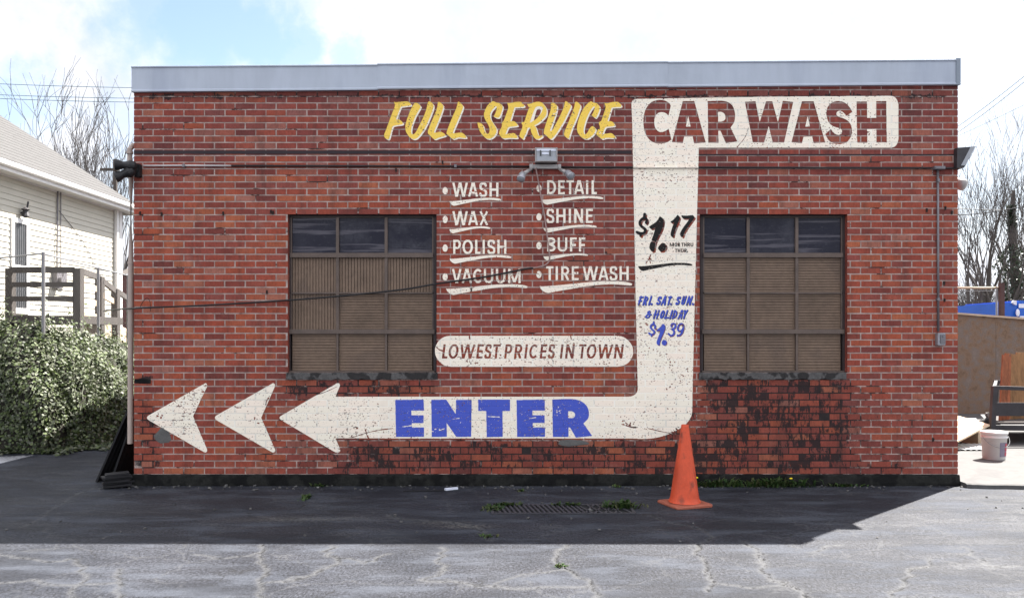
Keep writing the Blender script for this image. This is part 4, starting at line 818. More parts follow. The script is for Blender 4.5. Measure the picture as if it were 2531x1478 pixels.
def build_ground():
    def axis(lo, hi, s, far_lo, far_hi):
        a = list(np.arange(lo, hi+1e-6, s)); st, v = s, lo; L = []
        while v > far_lo: st *= 1.5; v -= st; L.append(v)
        st, v = s, hi; H = []
        while v < far_hi: st *= 1.5; v += st; H.append(v)
        return np.array(L[::-1]+a+H)
    xs = axis(-5.2, 5.2, .018, -400, 400); ys = axis(-3.6, .06, .018, -120, 700)
    X, Y = np.meshgrid(xs, ys); h, c = crackmaps(X, Y)
    nr = np.random.default_rng(4)
    Z = -.006*c+.0
    rub = np.zeros(X.shape); tar = np.zeros(X.shape)
    for (px, py, rx, ry, w) in [(1150,1300,.22,.07,1),(1090,1292,.25,.06,.7),(760,1282,.55,.09,.6),(650,1285,.3,.05,.5)]:
        q = G(px, py); rub = np.maximum(rub, w*np.exp(-((X-q.x)/rx)**2-((Y-q.y)/ry)**2))
    for (px, py, rx, ry, w) in [(1960,1236,.55,.07,.9),(2060,1226,.4,.05,.7),(380,1226,.18,.03,.8),(420,1318,.12,.04,.3)]:
        q = G(px, py); tar = np.maximum(tar, w*np.exp(-((X-q.x)/rx)**2-((Y-q.y)/ry)**2))
    hy, wx_ = X.shape; co = np.stack([X, Y, Z], 2).reshape(-1, 3); idx = np.arange(hy*wx_).reshape(hy, wx_)
    F = np.stack([idx[:-1, :-1], idx[:-1, 1:], idx[1:, 1:], idx[1:, :-1]], 2).reshape(-1, 4)
    me = bpy.data.meshes.new('asphalt_lot'); me.vertices.add(len(co)); me.vertices.foreach_set('co', co.ravel()); me.loops.add(F.size); me.loops.foreach_set('vertex_index', F.ravel()); me.polygons.add(len(F)); me.polygons.foreach_set('loop_start', np.arange(0, F.size, 4)); me.update(calc_edges=True)
    me.polygons.foreach_set('use_smooth', [True]*len(F))
    for k, a in (('halo', h), ('crack', c), ('rubble', rub), ('tar', tar)):
        at = me.attributes.new(k, 'FLOAT', 'POINT'); at.data.foreach_set('value', a.ravel().astype(np.float32))
    me.materials.append(M['ground']); o = bpy.data.objects.new('asphalt_lot', me); COL.objects.link(o); tag(o, 'grey cracked asphalt lot in front of the brick wall', 'ground', kind='structure')
    # pale concrete yard right of the building, a few centimetres higher
    mb = MB(); r = random.Random(8); n = 60; x0, x1 = WR+.02, 40
    e = [(WR+.02+(i/n)**2*(x1-x0), -.12+(-.16*min(1, i/16))+r.uniform(-.008, .008)) for i in range(n+1)]
    vs = []
    for (x, y) in e: vs += [(x, y, -.02), (x, y+.003, .036), (x, y+.03, .045), (x, 60, .045)]
    mb.add(vs, [(4*i+k, 4*i+4+k, 4*i+5+k, 4*i+1+k) for i in range(n) for k in range(3)]); mb.add(vs[:4], [(0,1,2,3)])
    tag(mb.build('concrete_yard', M['slab'], None), 'pale concrete yard right of the brick building', 'ground', kind='structure')
# ------------------------------------------------------------------ fixtures on the wall
def build_fixtures():
    # twin lamp fixture in the middle
    R = thing('wall_floodlight', 'grey box floodlight with two adjustable spot heads above the word list', 'light', (wx(1348), 0, wz(400)))
    mb = MB(); a, b = wx(1322), wx(1376); z0, z1 = wz(406.5), wz(372)
    mb.box((a, -.02, z0), (b, .02, z1)); mb.box((a, -.12, z0), (a+.010, -.0205, z1)); mb.box((b-.010, -.12, z0), (b, -.0205, z1)); mb.box((a+.0105, -.11, z1-.012), (b-.0105, -.0205, z1))
    mb.box((a+.0105, -.125, z0), (b-.0105, -.0205, z0+.008)); mb.build('housing', M['lampgrey'], R)
    mb = MB(); mb.add([(a+.012, -.105, z1-.014), (b-.012, -.105, z1-.014), (b-.012, -.12, z0+.01), (a+.012, -.12, z0+.01), (a+.012, -.098, z1-.014), (b-.012, -.098, z1-.014), (b-.012, -.112, z0+.01), (a+.012, -.112, z0+.01)], [(3,2,1,0),(4,5,6,7),(0,1,5,4),(1,2,6,5),(2,3,7,6),(3,0,4,7)]); mb.build('lens', M['lens'], R)
    for px in (1334, 1357): mb = MB(); mb.box((wx(px), -.128, wz(392)), (wx(px+2.6), -.106, wz(379))); mb.build('lens_clip', M['lampdark'], R)
    mb = MB(); mb.box((a+.013, -.112, wz(380)), (b-.013, -.1065, wz(375))); mb.box((wx(1338), -.117, wz(389)), (wx(1355.5), -.113, wz(383.5))); mb.build('reflector', M['offwhite'], R)
    mb = MB(); mb.box((wx(1308.5), -.055, wz(419)), (wx(1317.5), .0, wz(408.5))); mb.box((wx(1318), -.045, wz(419.5)), (wx(1378), .0, wz(409.5))); mb.box((wx(1378.5), -.055, wz(419.5)), (wx(1386), .0, wz(409))); mb.build('cross_bar', M['lampgrey'], R)
    for (p0, p1, p2) in (((1315,420),(1305,428),(1294,437)), ((1379,420),(1388,427),(1397,434))):
        mb = MB(); A = Vector((wx(p0[0]), -.05, wz(p0[1]))); B_ = Vector((wx(p1[0]), -.10, wz(p1[1]))); C = Vector((wx(p2[0]), -.14, wz(p2[1])))
        mb.tube([A, A.lerp(B_, .6)], .010, 10); mb.tube([A.lerp(B_, .55), C], [.016, .021], 12); mb.tube([C, C+Vector((0, -.012, -.004))], .022, 12); arm = mb.build('arm', M['lampgrey'], R, True)
    for (cx, cy, ax) in ((1290.5,440,(-.25,-.55,-.8)), (1401,436,(.45,-.6,-.6))):
        mb = MB(); c = Vector((wx(cx), -.15, wz(cy))); Mx = Vector(ax).normalized().to_track_quat('Z', 'Y').to_matrix()
        mb.lathe([(.012, -.03), (.026, -.022), (.034, .0), (.040, .05), (.041, .066), (.036, .068)], c, 18, Mx); hd = mb.build('lamp_head', M['galv'], R, True)
        mb = MB(); mb.lathe([(.0355, .062), (.03, .072), (.012, .077), (.002, .078)], c, 18, Mx); mb.build('lens', M['lens'], hd, True)
    # conduits across the wall
    def pipe(name, pts, rad, m, lab, cat, straps=()):
        T = thing(name, lab, cat, pts[0]); mb = MB(); mb.tube(pts, rad, 10); mb.build('pipe', m, T, True)
        for s in straps:
            mb = MB(); s = Vector(s); mb.box((s.x-.012, -.034, s.z-.014), (s.x+.012, 0, s.z+.014)); mb.build('strap', M['conduit_grey'], T)
        return T
    y = -.016
    pipe('conduit_pipe', [(wx(357), y, wz(411)), (wx(458), y, wz(410.5)), (wx(573), y, wz(411))], .0085, M['conduit_white'], 'pale pipe run from corner spotlight along upper left wall', 'pipe', [(wx(456), y, wz(411))])
    pipe('conduit_pipe', [(wx(573.5), y, wz(411)), (wx(900), y, wz(411.5)), (wx(1308), y, wz(413))], .0098, M['conduit'], 'thin dark red pipe running from pale pipe to the middle floodlight', 'pipe', [(wx(1126), y, wz(412))])
    pipe('conduit_pipe', [(wx(1386.5), y, wz(414.5)), (wx(1564), y, wz(415))], .0098, M['conduit'], 'thin dark red pipe running from middle floodlight across the white column to the right corner', 'pipe')
    TT = bpy.data.objects['conduit_pipe.002']
    mb = MB(); mb.tube([(wx(1564.3), y, wz(415)), (wx(1724.7), y, wz(415.2))], .0098, 10); o = mb.build('painted_length', M['white'], TT, True); o['label'] = 'pipe length painted over in sign white'
    mb = MB(); mb.tube([(wx(1725), y, wz(415.2)), (wx(2300), y, wz(416.5))], .0098, 10); mb.build('pipe', M['conduit'], TT, True)
    T = pipe('conduit_pipe', [(wx(2316), y, wz(420)), (wx(2316.5), y, wz(620)), (wx(2317), y, wz(820))], .011, M['conduit_grey'], 'upright grey pipe down the right end of the wall to a small box', 'pipe', [(wx(2316), y, wz(740)), (wx(2316), y, wz(447))])
    mb = MB(); mb.box((wx(2304), -.05, wz(421)), (wx(2330), 0, wz(413.5))); mb.box((wx(2306), -.056, wz(419.5)), (wx(2328), -.0505, wz(415))); mb.build('junction_box', M['conduit_grey'], T)
    mb = MB(); mb.tube([(wx(2330), y, wz(417)), (wx(2366), y, wz(417))], .011, 10); mb.build('elbow_pipe', M['conduit'], T, True)
    T = thing('switch_box', 'small grey metal switch box at the foot of the upright pipe', 'switch box', (wx(2320), 0, wz(838)))
    mb = MB(); mb.box((wx(2311), -.055, wz(853)), (wx(2330), 0, wz(823))); mb.build('box_body', M['galv'], T, bevel=.004)
    mb = MB(); mb.box((wx(2316), -.064, wz(850)), (wx(2329), -.0555, wz(826))); mb.tube([(wx(2322), -.064, wz(831)), (wx(2322), -.075, wz(831))], .006, 8); mb.build('cover', M['conduit_grey'], T, bevel=.003)
    # right corner floodlight
    R = thing('corner_floodlight', 'grey wedge floodlight hung over the right corner of the brick building', 'light', (wx(2372), .05, wz(395)))
    mb = MB(); x = lambda p: wx(p)
    pr = [(x(2358), wz(369)), (x(2403), wz(366)), (x(2375), wz(418)), (x(2357), wz(418))]
    mb.add([(p[0], -.06, p[1]) for p in pr]+[(p[0], .2, p[1]) for p in pr], [(3,2,1,0),(4,5,6,7),(0,1,5,4),(1,2,6,5),(2,3,7,6),(3,0,4,7)]); mb.tube([(x(2366), .05, wz(419)), (x(2340), .02, wz(418.5))], .012, 8); mb.build('housing', M['lampdark'], R)
    mb = MB(); q = [(x(2389), wz(368.5)), (x(2401), wz(367.5)), (x(2376), wz(413)), (x(2366), wz(413))]
    mb.add([(p[0], -.066, p[1]) for p in q]+[(p[0]+.004, -.0605, p[1]) for p in q], [(3,2,1,0),(4,5,6,7),(0,1,5,4),(1,2,6,5),(2,3,7,6),(3,0,4,7)]); mb.build('lens', M['lens'], R)
    R = thing('round_wall_lamp', 'pale round lamp on the right side wall below the wedge floodlight', 'light', (wx(2374), .3, wz(458)))
    mb = MB(); c = S2W(2376, 456, .3); Mx = Vector((.6, -.6, -.4)).normalized().to_track_quat('Z', 'Y').to_matrix(); mb.lathe([(.02, -.09), (.05, -.07), (.062, 0), (.058, .03), (.04, .045), (.01, .05)], c, 18, Mx); mb.tube([c, c-Vector((.16, 0, 0))], .016, 8); mb.build('lamp_body', M['lampgrey'], R, True)
    # left corner spots
    R = thing('corner_spotlight', 'black twin spotlight clamped on the left corner of the brick building', 'light', (wx(335), -.03, wz(425)))
    mb = MB(); mb.box((wx(338), -.06, wz(440)), (wx(352), 0, wz(408))); mb.tube([(wx(346), -.05, wz(422)), (wx(332), -.10, wz(424))], .02, 10); mb.build('bracket', M['blackplastic'], R, bevel=.006)
    for (cx, cy, ax) in ((334,416,(-1,-.35,.02)), (331,432,(-.9,-.3,-.45))):
        mb = MB(); c = Vector((wx(cx), -.11, wz(cy))); Mx = Vector(ax).normalized().to_track_quat('Z', 'Y').to_matrix()
        mb.lathe([(.02, -.065), (.045, -.045), (.055, .0), (.040, .035), (.036, .06), (.052, .105), (.056, .13), (.05, .132)], c, 16, Mx); mb.build('lamp_head', M['blackplastic'], R)
    # cables
    T = thing('hanging_cable', 'black cable sagging across the left window and vacuum lettering', 'cable', S2W(600, 748, -.05))
    pts = [S2W(256, 769, 3.0), S2W(330, 763, .0)+Vector((0, -.06, 0)), S2W(500, 755, -.05), S2W(714, 742, -.03), S2W(860, 730, -.035), S2W(1000, 715, -.03), S2W(1082, 701, -.03), S2W(1200, 684, -.025), S2W(1298, 665, -.022), S2W(1318, 663, -.02)]
    mb = MB(); sm = [Vector(p) for p in opensm3(pts)]; mb.tube(sm, .0085, 8); mb.build('cable', M['cable'], T, True)
    mb = MB(); mb.tube(opensm3([S2W(345, 762, -.02), S2W(352, 748, -.04), S2W(362, 737, -.04), S2W(370, 745, -.03), S2W(372, 770, -.02)]), .0028, 6); mb.build('cable_hook', M['rust'], T, True)
    T = thing('lamp_cable', 'thin pale cable dropping from the double lamp down between the lists', 'cable', S2W(1340, 550, -.02))
    mb = MB(); mb.tube(opensm3([S2W(1324, 415, -.05), S2W(1329, 440, -.03), S2W(1336, 480, -.02), S2W(1346, 535, -.016), S2W(1352, 580, -.016), S2W(1358, 630, -.016), S2W(1357, 645, -.018), S2W(1346, 656, -.02), S2W(1319, 663, -.02)]), .0072, 8); mb.build('cable', M['palecable'], T, True)
def opensm3(pts, n=6):
    P = [Vector(p) for p in pts]; m = len(P); o = []
    for i in range(m-1):
        p1, p2 = P[i], P[i+1]; p0 = P[i-1] if i else 2*p1-p2; p3 = P[i+2] if i+2 < m else 2*p2-p1
        for k in range(n):
            t = k/n; o.append(.5*(2*p1+(p2-p0)*t+(2*p0-5*p1+4*p2-p3)*t*t+(3*p1-p0-3*p2+p3)*t**3))
    o.append(P[-1]); return o
# ------------------------------------------------------------------ things on the lot
def build_lot():
    # traffic cone
    c = G(1692, 1247); R = thing('traffic_cone', 'orange traffic cone with scuffed sides standing before the wall', 'traffic cone', c)
    th = math.radians(20); s = .178; rt = Matrix.Rotation(th, 3, 'Z'); mb = MB(); out = []
    for sx, sy in ((1,1),(-1,1),(-1,-1),(1,-1)):
        for a in range(5):
            an = math.atan2(sy, sx)-math.pi/4+a*math.pi/8; v = Vector((sx*(s-.03)+.03*math.cos(an), sy*(s-.03)+.03*math.sin(an), 0)); out.append(v)
    n = len(out); rr = random.Random(4); lay = []
    for (f, z) in ((1.0, .002), (1.01, .018), (.985, .027), (.80, .029)):
        lay.append([rt@Vector((v.x*f, v.y*f, z+.006*math.sin(v.x*14+1)*(z > .01)))+c for v in out])
    mb.add([v for l in lay for v in l], [(a*n+k, a*n+(k+1) % n, (a+1)*n+(k+1) % n, (a+1)*n+k) for a in range(3) for k in range(n)]+[tuple(range(n))[::-1], tuple(3*n+k for k in range(n))]); mb.build('base_plate', M['cone_base'], R)
    mb = MB(); prof = []
    for i in range(40):
        t = i/39; z = .028+(.70-.028)*t; r = .130*(1-t)+.031*t
        if t < .04: r += .010*(1-t/.04)
        prof.append((r, z))
    prof += [(.024, .702), (.022, .66)]; ns = 40; o0 = len(mb.v)
    for (r, z) in prof:
        for k in range(ns):
            a = 2*math.pi*k/ns; q = r*(1+.018*math.sin(3*a+z*4)*(z > .2)+.012*math.sin(5*a+1))
            mb.v.append((c.x+q*math.cos(a)+.004*z, c.y+q*math.sin(a), z))
    mb.f += [(i*ns+k, i*ns+(k+1) % ns, (i+1)*ns+(k+1) % ns, (i+1)*ns+k) for i in range(len(prof)-1) for k in range(ns)]; mb.build('cone_body', M['cone'], R, True)
    # drain
    a, b = G(1214, 1271), G(1562, 1248); a2 = G(1222, 1249)
    R = thing('drain_grate', 'long iron drain grate with weeds at its rim sunk in asphalt', 'drain', ((a.x+b.x)/2, (a.y+b.y)/2, 0))
    x0, x1, y0, y1 = a.x, b.x-.02, a.y, b.y; mb = MB()
    mb.box((x0, y0, .001), (x1, y0+.022, .012)); mb.box((x0, y1-.022, .001), (x1, y1, .012)); mb.box((x0, y0+.0225, .001), (x0+.022, y1-.0225, .012)); mb.box((x1-.022, y0+.0225, .001), (x1, y1-.0225, .012)); mb.build('rim', M['grate'], R)
    nb = 27
    for i in range(nb):
        t = (i+.5)/nb; x = x0+.03+(x1-x0-.09)*t; mb = MB(); sg = -.03 if i < 18 else (.05 if i % 2 else -.05); mb.bar((x-sg, y0+.023, .007), (x+sg, y1-.023, .007), .017, .008); mb.build('bar', M['grate'], R)
    mb = MB(); mb.box((x0+.0225, (y0+y1)/2-.006, .0035), (x1-.0225, (y0+y1)/2+.006, .0045)); mb.build('cross_bar', M['grate'], R)
    mb = MB(); mb.box((x0+.005, y0+.005, .0004), (x1-.005, y1-.005, .0009)); mb.build('pit', M['pit'], R)
    # sheets of dark boards leaning on the left side wall
    for i, (xb, yb, xt, zt, w, lab) in enumerate(((-.46, .16, -.085, .86, .5, 'tall black sheet leaning on the left side of the brick building, outermost'), (-.33, .20, -.05, .82, .5, 'black ribbed sheet leaning on the left side, tucked under the outermost one'))):
        mb = MB(); X0 = WL+xb; X1 = WL+xt; nrib = 6; R_ = thing('leaning_sheet', lab, 'metal sheet', (X0, yb, 0), 'black sheets leaning at the left corner')
        for k in range(nrib):
            ya = yb+w*k/nrib; mb.add([(X0-.006, ya, .01), (X1-.006, ya, zt), (X1-.006, ya+w/nrib*.55, zt), (X0-.006, ya+w/nrib*.55, .01), (X0+.012, ya, .004), (X1+.012, ya, zt-.004), (X1+.012, ya+w/nrib*.95, zt), (X0+.012, ya+w/nrib*.95, .004)], [(0,1,2,3),(7,6,5,4),(0,4,5,1),(1,5,6,2),(2,6,7,3),(3,7,4,0)])
        mb.build('sheet', M['blackboards'], R_)
    R_ = thing('board_bundle', 'low bundle of black boards lying at the foot of the left corner', 'boards', (WL-.12, -.1, 0)); r = random.Random(9)
    for k in range(6):
        mb = MB(); zz = .02+.021*k; mb.bar((WL-.23+r.uniform(-.01, .02), -.14+r.uniform(-.03, .03), zz), (WL+.0-.008*k, -.03+r.uniform(-.02, .05), zz+.01), .1+r.uniform(0, .05), .018); mb.build('board', M['blackboards'], R_)
    # white bucket
    c = G(2456.5, 1134, .045); R = thing('bucket', 'white plastic bucket with label standing on the pale concrete yard', 'bucket', c)
    mb = MB(); mb.lathe([(.114, 0), (.118, .004), (.133, .25), (.141, .252), (.141, .268), (.135, .27), (.137, .292), (.145, .294), (.145, .318), (.138, .326), (.05, .327)], c, 32); mb.build('bucket_body', M['bucket'], R, True)
    def wrap(name, a0, a1, z0, z1, m, rr=.0012):
        mb = MB(); n = 10; vs = []
        for i in range(n+1):
            a = math.radians(a0+(a1-a0)*i/n)
            for z in (z0, z1): q = .118+.015*(z-.004)/.246+rr; vs.append((c.x+q*math.cos(a), c.y+q*math.sin(a), c.z+z))
        mb.add(vs, [(2*i, 2*i+2, 2*i+3, 2*i+1) for i in range(n)]); return mb.build(name, m, R)
    wrap('label', -93, -28, .04, .205, M['label']); 
    for i, (z0, z1) in enumerate(((.05, .095), (.105, .145), (.158, .195))): wrap('label_block', -62, -34, z0, z1, M['labelred'], .0024)
    mb = MB(); n = 14; mb.tube([(c.x+.15*math.cos(math.radians(180+180*i/n)), c.y-.03-.12*math.sin(math.pi*i/n), c.z+.27-.12*math.sin(math.pi*i/n)) for i in range(n+1)], .003, 6); mb.build('handle', M['greymetal'], R)
    # small utility trailer
    o = S2W(2456, 1063, 2.75); X = S2W(2458, 960, 2.75).x; zt = S2W(2456, 958, 2.75).z; zb = S2W(2452, 1062, 2.75).z
    R = thing('utility_trailer', 'dark steel trailer with caged side carrying red brown boards', 'trailer', (X+.9, 3.4, 0))
    XE = X+2.0; Y0, Y1 = 2.75, 4.2
    mb = MB()
    for y in (Y0, Y1):
        xo = 0 if y == Y0 else .9; mb.bar((X+xo, y, zt), (XE, y, zt-.06), .05, .05); mb.bar((X-.03+xo*.8, y, zb+.03), (XE, y, zb+.01), .05, .07); mb.bar((X-.035+xo, y, zb), (X+xo, y, zt+.02), .06, .06, (0, 1, 0)); mb.bar((XE-.9, y, zb), (XE-.88, y, zt), .05, .05, (0, 1, 0))
    mb.bar((X-.03, Y0, zb+.03), (X+.69, Y1, zb+.03), .05, .07); mb.bar((X, Y0, zt), (X+.9, Y1, zt), .04, .04); mb.build('frame', M['trailer'], R)
    mb = MB(); mb.box((X+.03, Y0+.004, S2W(0, 1028, Y0).z), (XE, Y0+.02, S2W(0, 995, Y0).z)); mb.build('side_panel', M['trailer'], R)
    mb = MB(); mb.add([(X-.01, Y0+.03, zb+.07), (XE, Y0+.03, zb+.07), (XE, Y1-.03, zb+.07), (X+.72, Y1-.03, zb+.07), (X-.01, Y0+.03, zb+.10), (XE, Y0+.03, zb+.10), (XE, Y1-.03, zb+.10), (X+.72, Y1-.03, zb+.10)], [(0,3,2,1),(4,5,6,7),(0,1,5,4),(1,2,6,5),(2,3,7,6),(3,0,4,7)]); mb.build('deck', M['woodgrey'], R)
    for y in (Y0-.03, Y1+.03):
        mb = MB(); c = Vector((S2W(2453, 1083, Y0).x+.06, y+(.22 if y < Y0 else -.2), .045+.165)); Mx = Matrix.Rotation(math.pi/2, 3, 'X'); mb.lathe([(.085, -.05), (.14, -.055), (.162, -.04), (.165, 0), (.162, .04), (.14, .055), (.085, .05)], c, 28, Mx); w = mb.build('wheel', M['tyre'], R, True)
        mb = MB(); mb.lathe([(.02, -.015), (.084, -.036), (.084, .036), (.02, .015)], c, 20, Mx); mb.build('rim', M['trailer'], w)
    # boards standing in the trailer
    for i, (px, w, top, lab) in enumerate(((2470, .045, 878, 'narrow red brown board leaning in the trailer, leftmost of its row'), (2479, .055, 874, 'red brown board in the trailer, right of the leftmost board'), (2490, .03, 882, 'thinnest board leaning between red brown and pale boards in the trailer'), (2497, .10, 876, 'tall pale brown board in the trailer beside the red boards'), (2512, .5, 872, 'wide pale brown panel at the right edge of the trailer load'))):
        y = 2.98+.06*i; p = S2W(px, 1050, y); q = S2W(px+22-2*i, top, y); mb = MB()
        mb.add([(p.x, y, zb+.101), (p.x+w, y, zb+.101), (q.x+w, y+.12, q.z), (q.x, y+.12, q.z+.005), (p.x, y+.022, zb+.101), (p.x+w, y+.022, zb+.101), (q.x+w, y+.142, q.z), (q.x, y+.142, q.z+.005)], [(0,1,2,3),(7,6,5,4),(0,4,5,1),(1,5,6,2),(2,6,7,3),(3,7,4,0)])
        o = mb.build('wooden_board', M['redwood'] if i < 3 else M['woodtan2'], None); tag(o, lab, 'board', 'boards standing in the trailer')
    # plywood sheet propped like a ramp, corrugated sheet, pipes
    mb = MB(); A, B_ = S2W(2330, 1118, 1.9), S2W(2446, 1056, 2.55); t = Vector((0, 0, .022)); A.z = .10; B_.z = .33
    q = [A, A+Vector((0, 1.0, .0)), B_+Vector((0, .9, .05)), B_]
    mb.add(q+[v-t for v in q], [(0,1,2,3),(7,6,5,4),(0,4,5,1),(1,5,6,2),(2,6,7,3),(3,7,4,0)]); mb.box((B_.x-.12, B_.y+.05, .045), (B_.x-.06, B_.y+.8, .29)); mb.box((A.x+.05, A.y+.05, .045), (A.x+.10, A.y+.9, .085))
    tag(mb.build('plywood_sheet', M['plywood'], None), 'cream plywood sheet propped at a slope beside the trailer', 'plywood sheet')
    mb = MB(); A = G(2372, 1113, .05); n = 28; vs = []
    for i in range(n+1):
        x = A.x-.5+1.0*i/n; z = .058+.010*(i % 2); vs += [(x, A.y, z), (x+.10, A.y+.42, z+.02)]
    mb.add(vs, [(2*i, 2*i+2, 2*i+3, 2*i+1) for i in range(n)]); mb.add([(v[0], v[1], v[2]-.003) for v in vs], [(2*i+1, 2*i+3, 2*i+2, 2*i) for i in range(n)])
    tag(mb.build('corrugated_sheet', M['corr'], None), 'white corrugated sheet lying under the plywood', 'roofing sheet')
    for k, (py, lab) in enumerate(((1040, 'white plastic pipe lying before the brown wall, upper'), (1048, 'white plastic pipe lying before the brown wall, lower'))):
        y = 5.2-.5*k; p = S2W(2360, py, y); q = S2W(2412, py+1, y); mb = MB(); zz = .045+.05; p.z = q.z = max(zz, p.z); mb.tube([p, q], .04, 12)
        mb.tube([(p.x+.1, y, .045), (p.x+.1, y, p.z-.04)], .03, 6); mb.tube([(q.x-.1, y, .045), (q.x-.1, y, p.z-.04)], .03, 6); tag(mb.build('plastic_pipe', M['offwhite'], None), lab, 'pipe', 'white pipes by the brown wall')
    # litter near the wall
    for (a, b, w, m, lab, nm) in ((G(1100, 1209, .014), G(1131, 1206, .014), .03, M['offwhite'], 'short white scrap of trim lying on asphalt near the wall', 'trim_scrap'), (G(996, 1213, .008), G(1098, 1212, .008), .012, M['blackplastic'], 'thin black rod lying on asphalt near the wall', 'rod')):
        mb = MB(); mb.bar(a, b, w, w*.7); tag(mb.build(nm, m, None, bevel=.002), lab, 'scrap')
    mb = MB(); r = random.Random(12)
    for i in range(230):
        x = r.uniform(WL-.3, WR); y = -abs(r.gauss(.04, .09))-.03 if i < 190 else r.uniform(-2.2, -.1); s = r.uniform(.003, .012)*(1.5 if r.random() < .1 else 1)
        rt = Matrix.Rotation(r.random()*6, 3, 'Z')@Matrix.Rotation(r.random(), 3, 'X'); mb.box((x-s, y-s*.7, .0), (x+s, y+s*.7, s*1.1), rt)
    tag(mb.build('gravel', M['debris'], None), 'loose pale grit and chips scattered along the foot of the wall', 'gravel', kind='stuff')
    # weeds
    def weed(name, c, w, d, h, n, lab, cat='weed', grp='weeds growing along wall and drain', flowers=()):
        r = random.Random(int(c.x*1000)); mb = MB(); R = thing(name, lab, cat, c, grp)
        for i in range(n):
            px = c.x+r.gauss(0, w*.38); py = c.y+r.gauss(0, d*.4); L = h*r.uniform(.4, 1.1); a = r.random()*6.28; l = r.uniform(.2, 1.0); wd = r.uniform(.006, .014)
            dirv = Vector((math.cos(a)*l, math.sin(a)*l, 1)).normalized(); side = dirv.cross(Vector((0, 0, 1))); side = side.normalized() if side.length > .01 else Vector((1, 0, 0))
            b0 = Vector((px, py, max(0, c.z))); b1 = b0+dirv*L*.55; b2 = b0+dirv*L+Vector((math.cos(a), math.sin(a), -.7))*L*.3
            mb.add([b0-side*wd*.3, b0+side*wd*.3, b1+side*wd, b1-side*wd, b2], [(0,1,2,3),(3,2,4)])
        mb.build('leaves', M['weed'], R)
        for f in flowers:
            mb = MB(); f = Vector(f); mb.tube([(f.x, f.y, 0), f], .003, 5); st = mb.build('stem', M['weed'], R)
            mb = MB(); mb.lathe([(.002, -.006), (.014, 0), (.016, .006), (.008, .011), (.002, .012)], f, 12); mb.build('flower_head', M['dand'], R)
    for args in ((G(1765, 1203), .26, .05, .12, 110, 'green dandelion clump right of the cone with a yellow flower'), (G(1905, 1203), .5, .05, .13, 240, 'widest green dandelion clump under the right window')):
        fl = [S2W(1722, 1181, args[0].y)] if args[0].x < 2.2 else [S2W(1955, 1183, args[0].y)]
        weed('dandelion', args[0], *args[1:], cat='dandelion', grp='dandelions growing along the wall', flowers=fl)
    weed('weed', G(2090, 1202), .22, .03, .05, 60, 'small green weed at the wall foot, far right')
    weed('weed', G(755, 1232), .05, .12, .05, 60, 'green weed growing in a crack before the left window')
    weed('weed', G(786, 1202), .10, .03, .05, 35, 'tiny weed tuft against the wall foot left of the rod')
    weed('weed', G(1290, 1214), .05, .03, .04, 20, 'tiny weed sprig on asphalt above the drain')
    weed('weed', G(1222, 1258), .10, .12, .05, 80, 'dry green weed at the left end of the drain')
    weed('weed', G(1250, 1250), .14, .03, .06, 60, 'green weed along the top rim of the drain, left part')
    weed('weed', G(1405, 1250), .2, .03, .06, 60, 'green weed along the top rim of the drain, middle')
    weed('weed', G(1535, 1256), .2, .08, .10, 120, 'tallest weed at the right end of the drain')
    weed('weed', G(1527, 1204), .06, .02, .04, 20, 'tiny weed at the wall foot left of the cone')
    weed('weed', G(1383, 1400), .05, .05, .03, 25, 'yellowish weed in a sunlit crack')
    weed('weed', G(1204, 1326), .10, .05, .03, 30, 'low weed in the crack below the drain')
M['woodtan2'] = pm('pale_brown_board', (.24, .125, .052), .75, .6, 4, .3, stretch=(3, 3, .4))
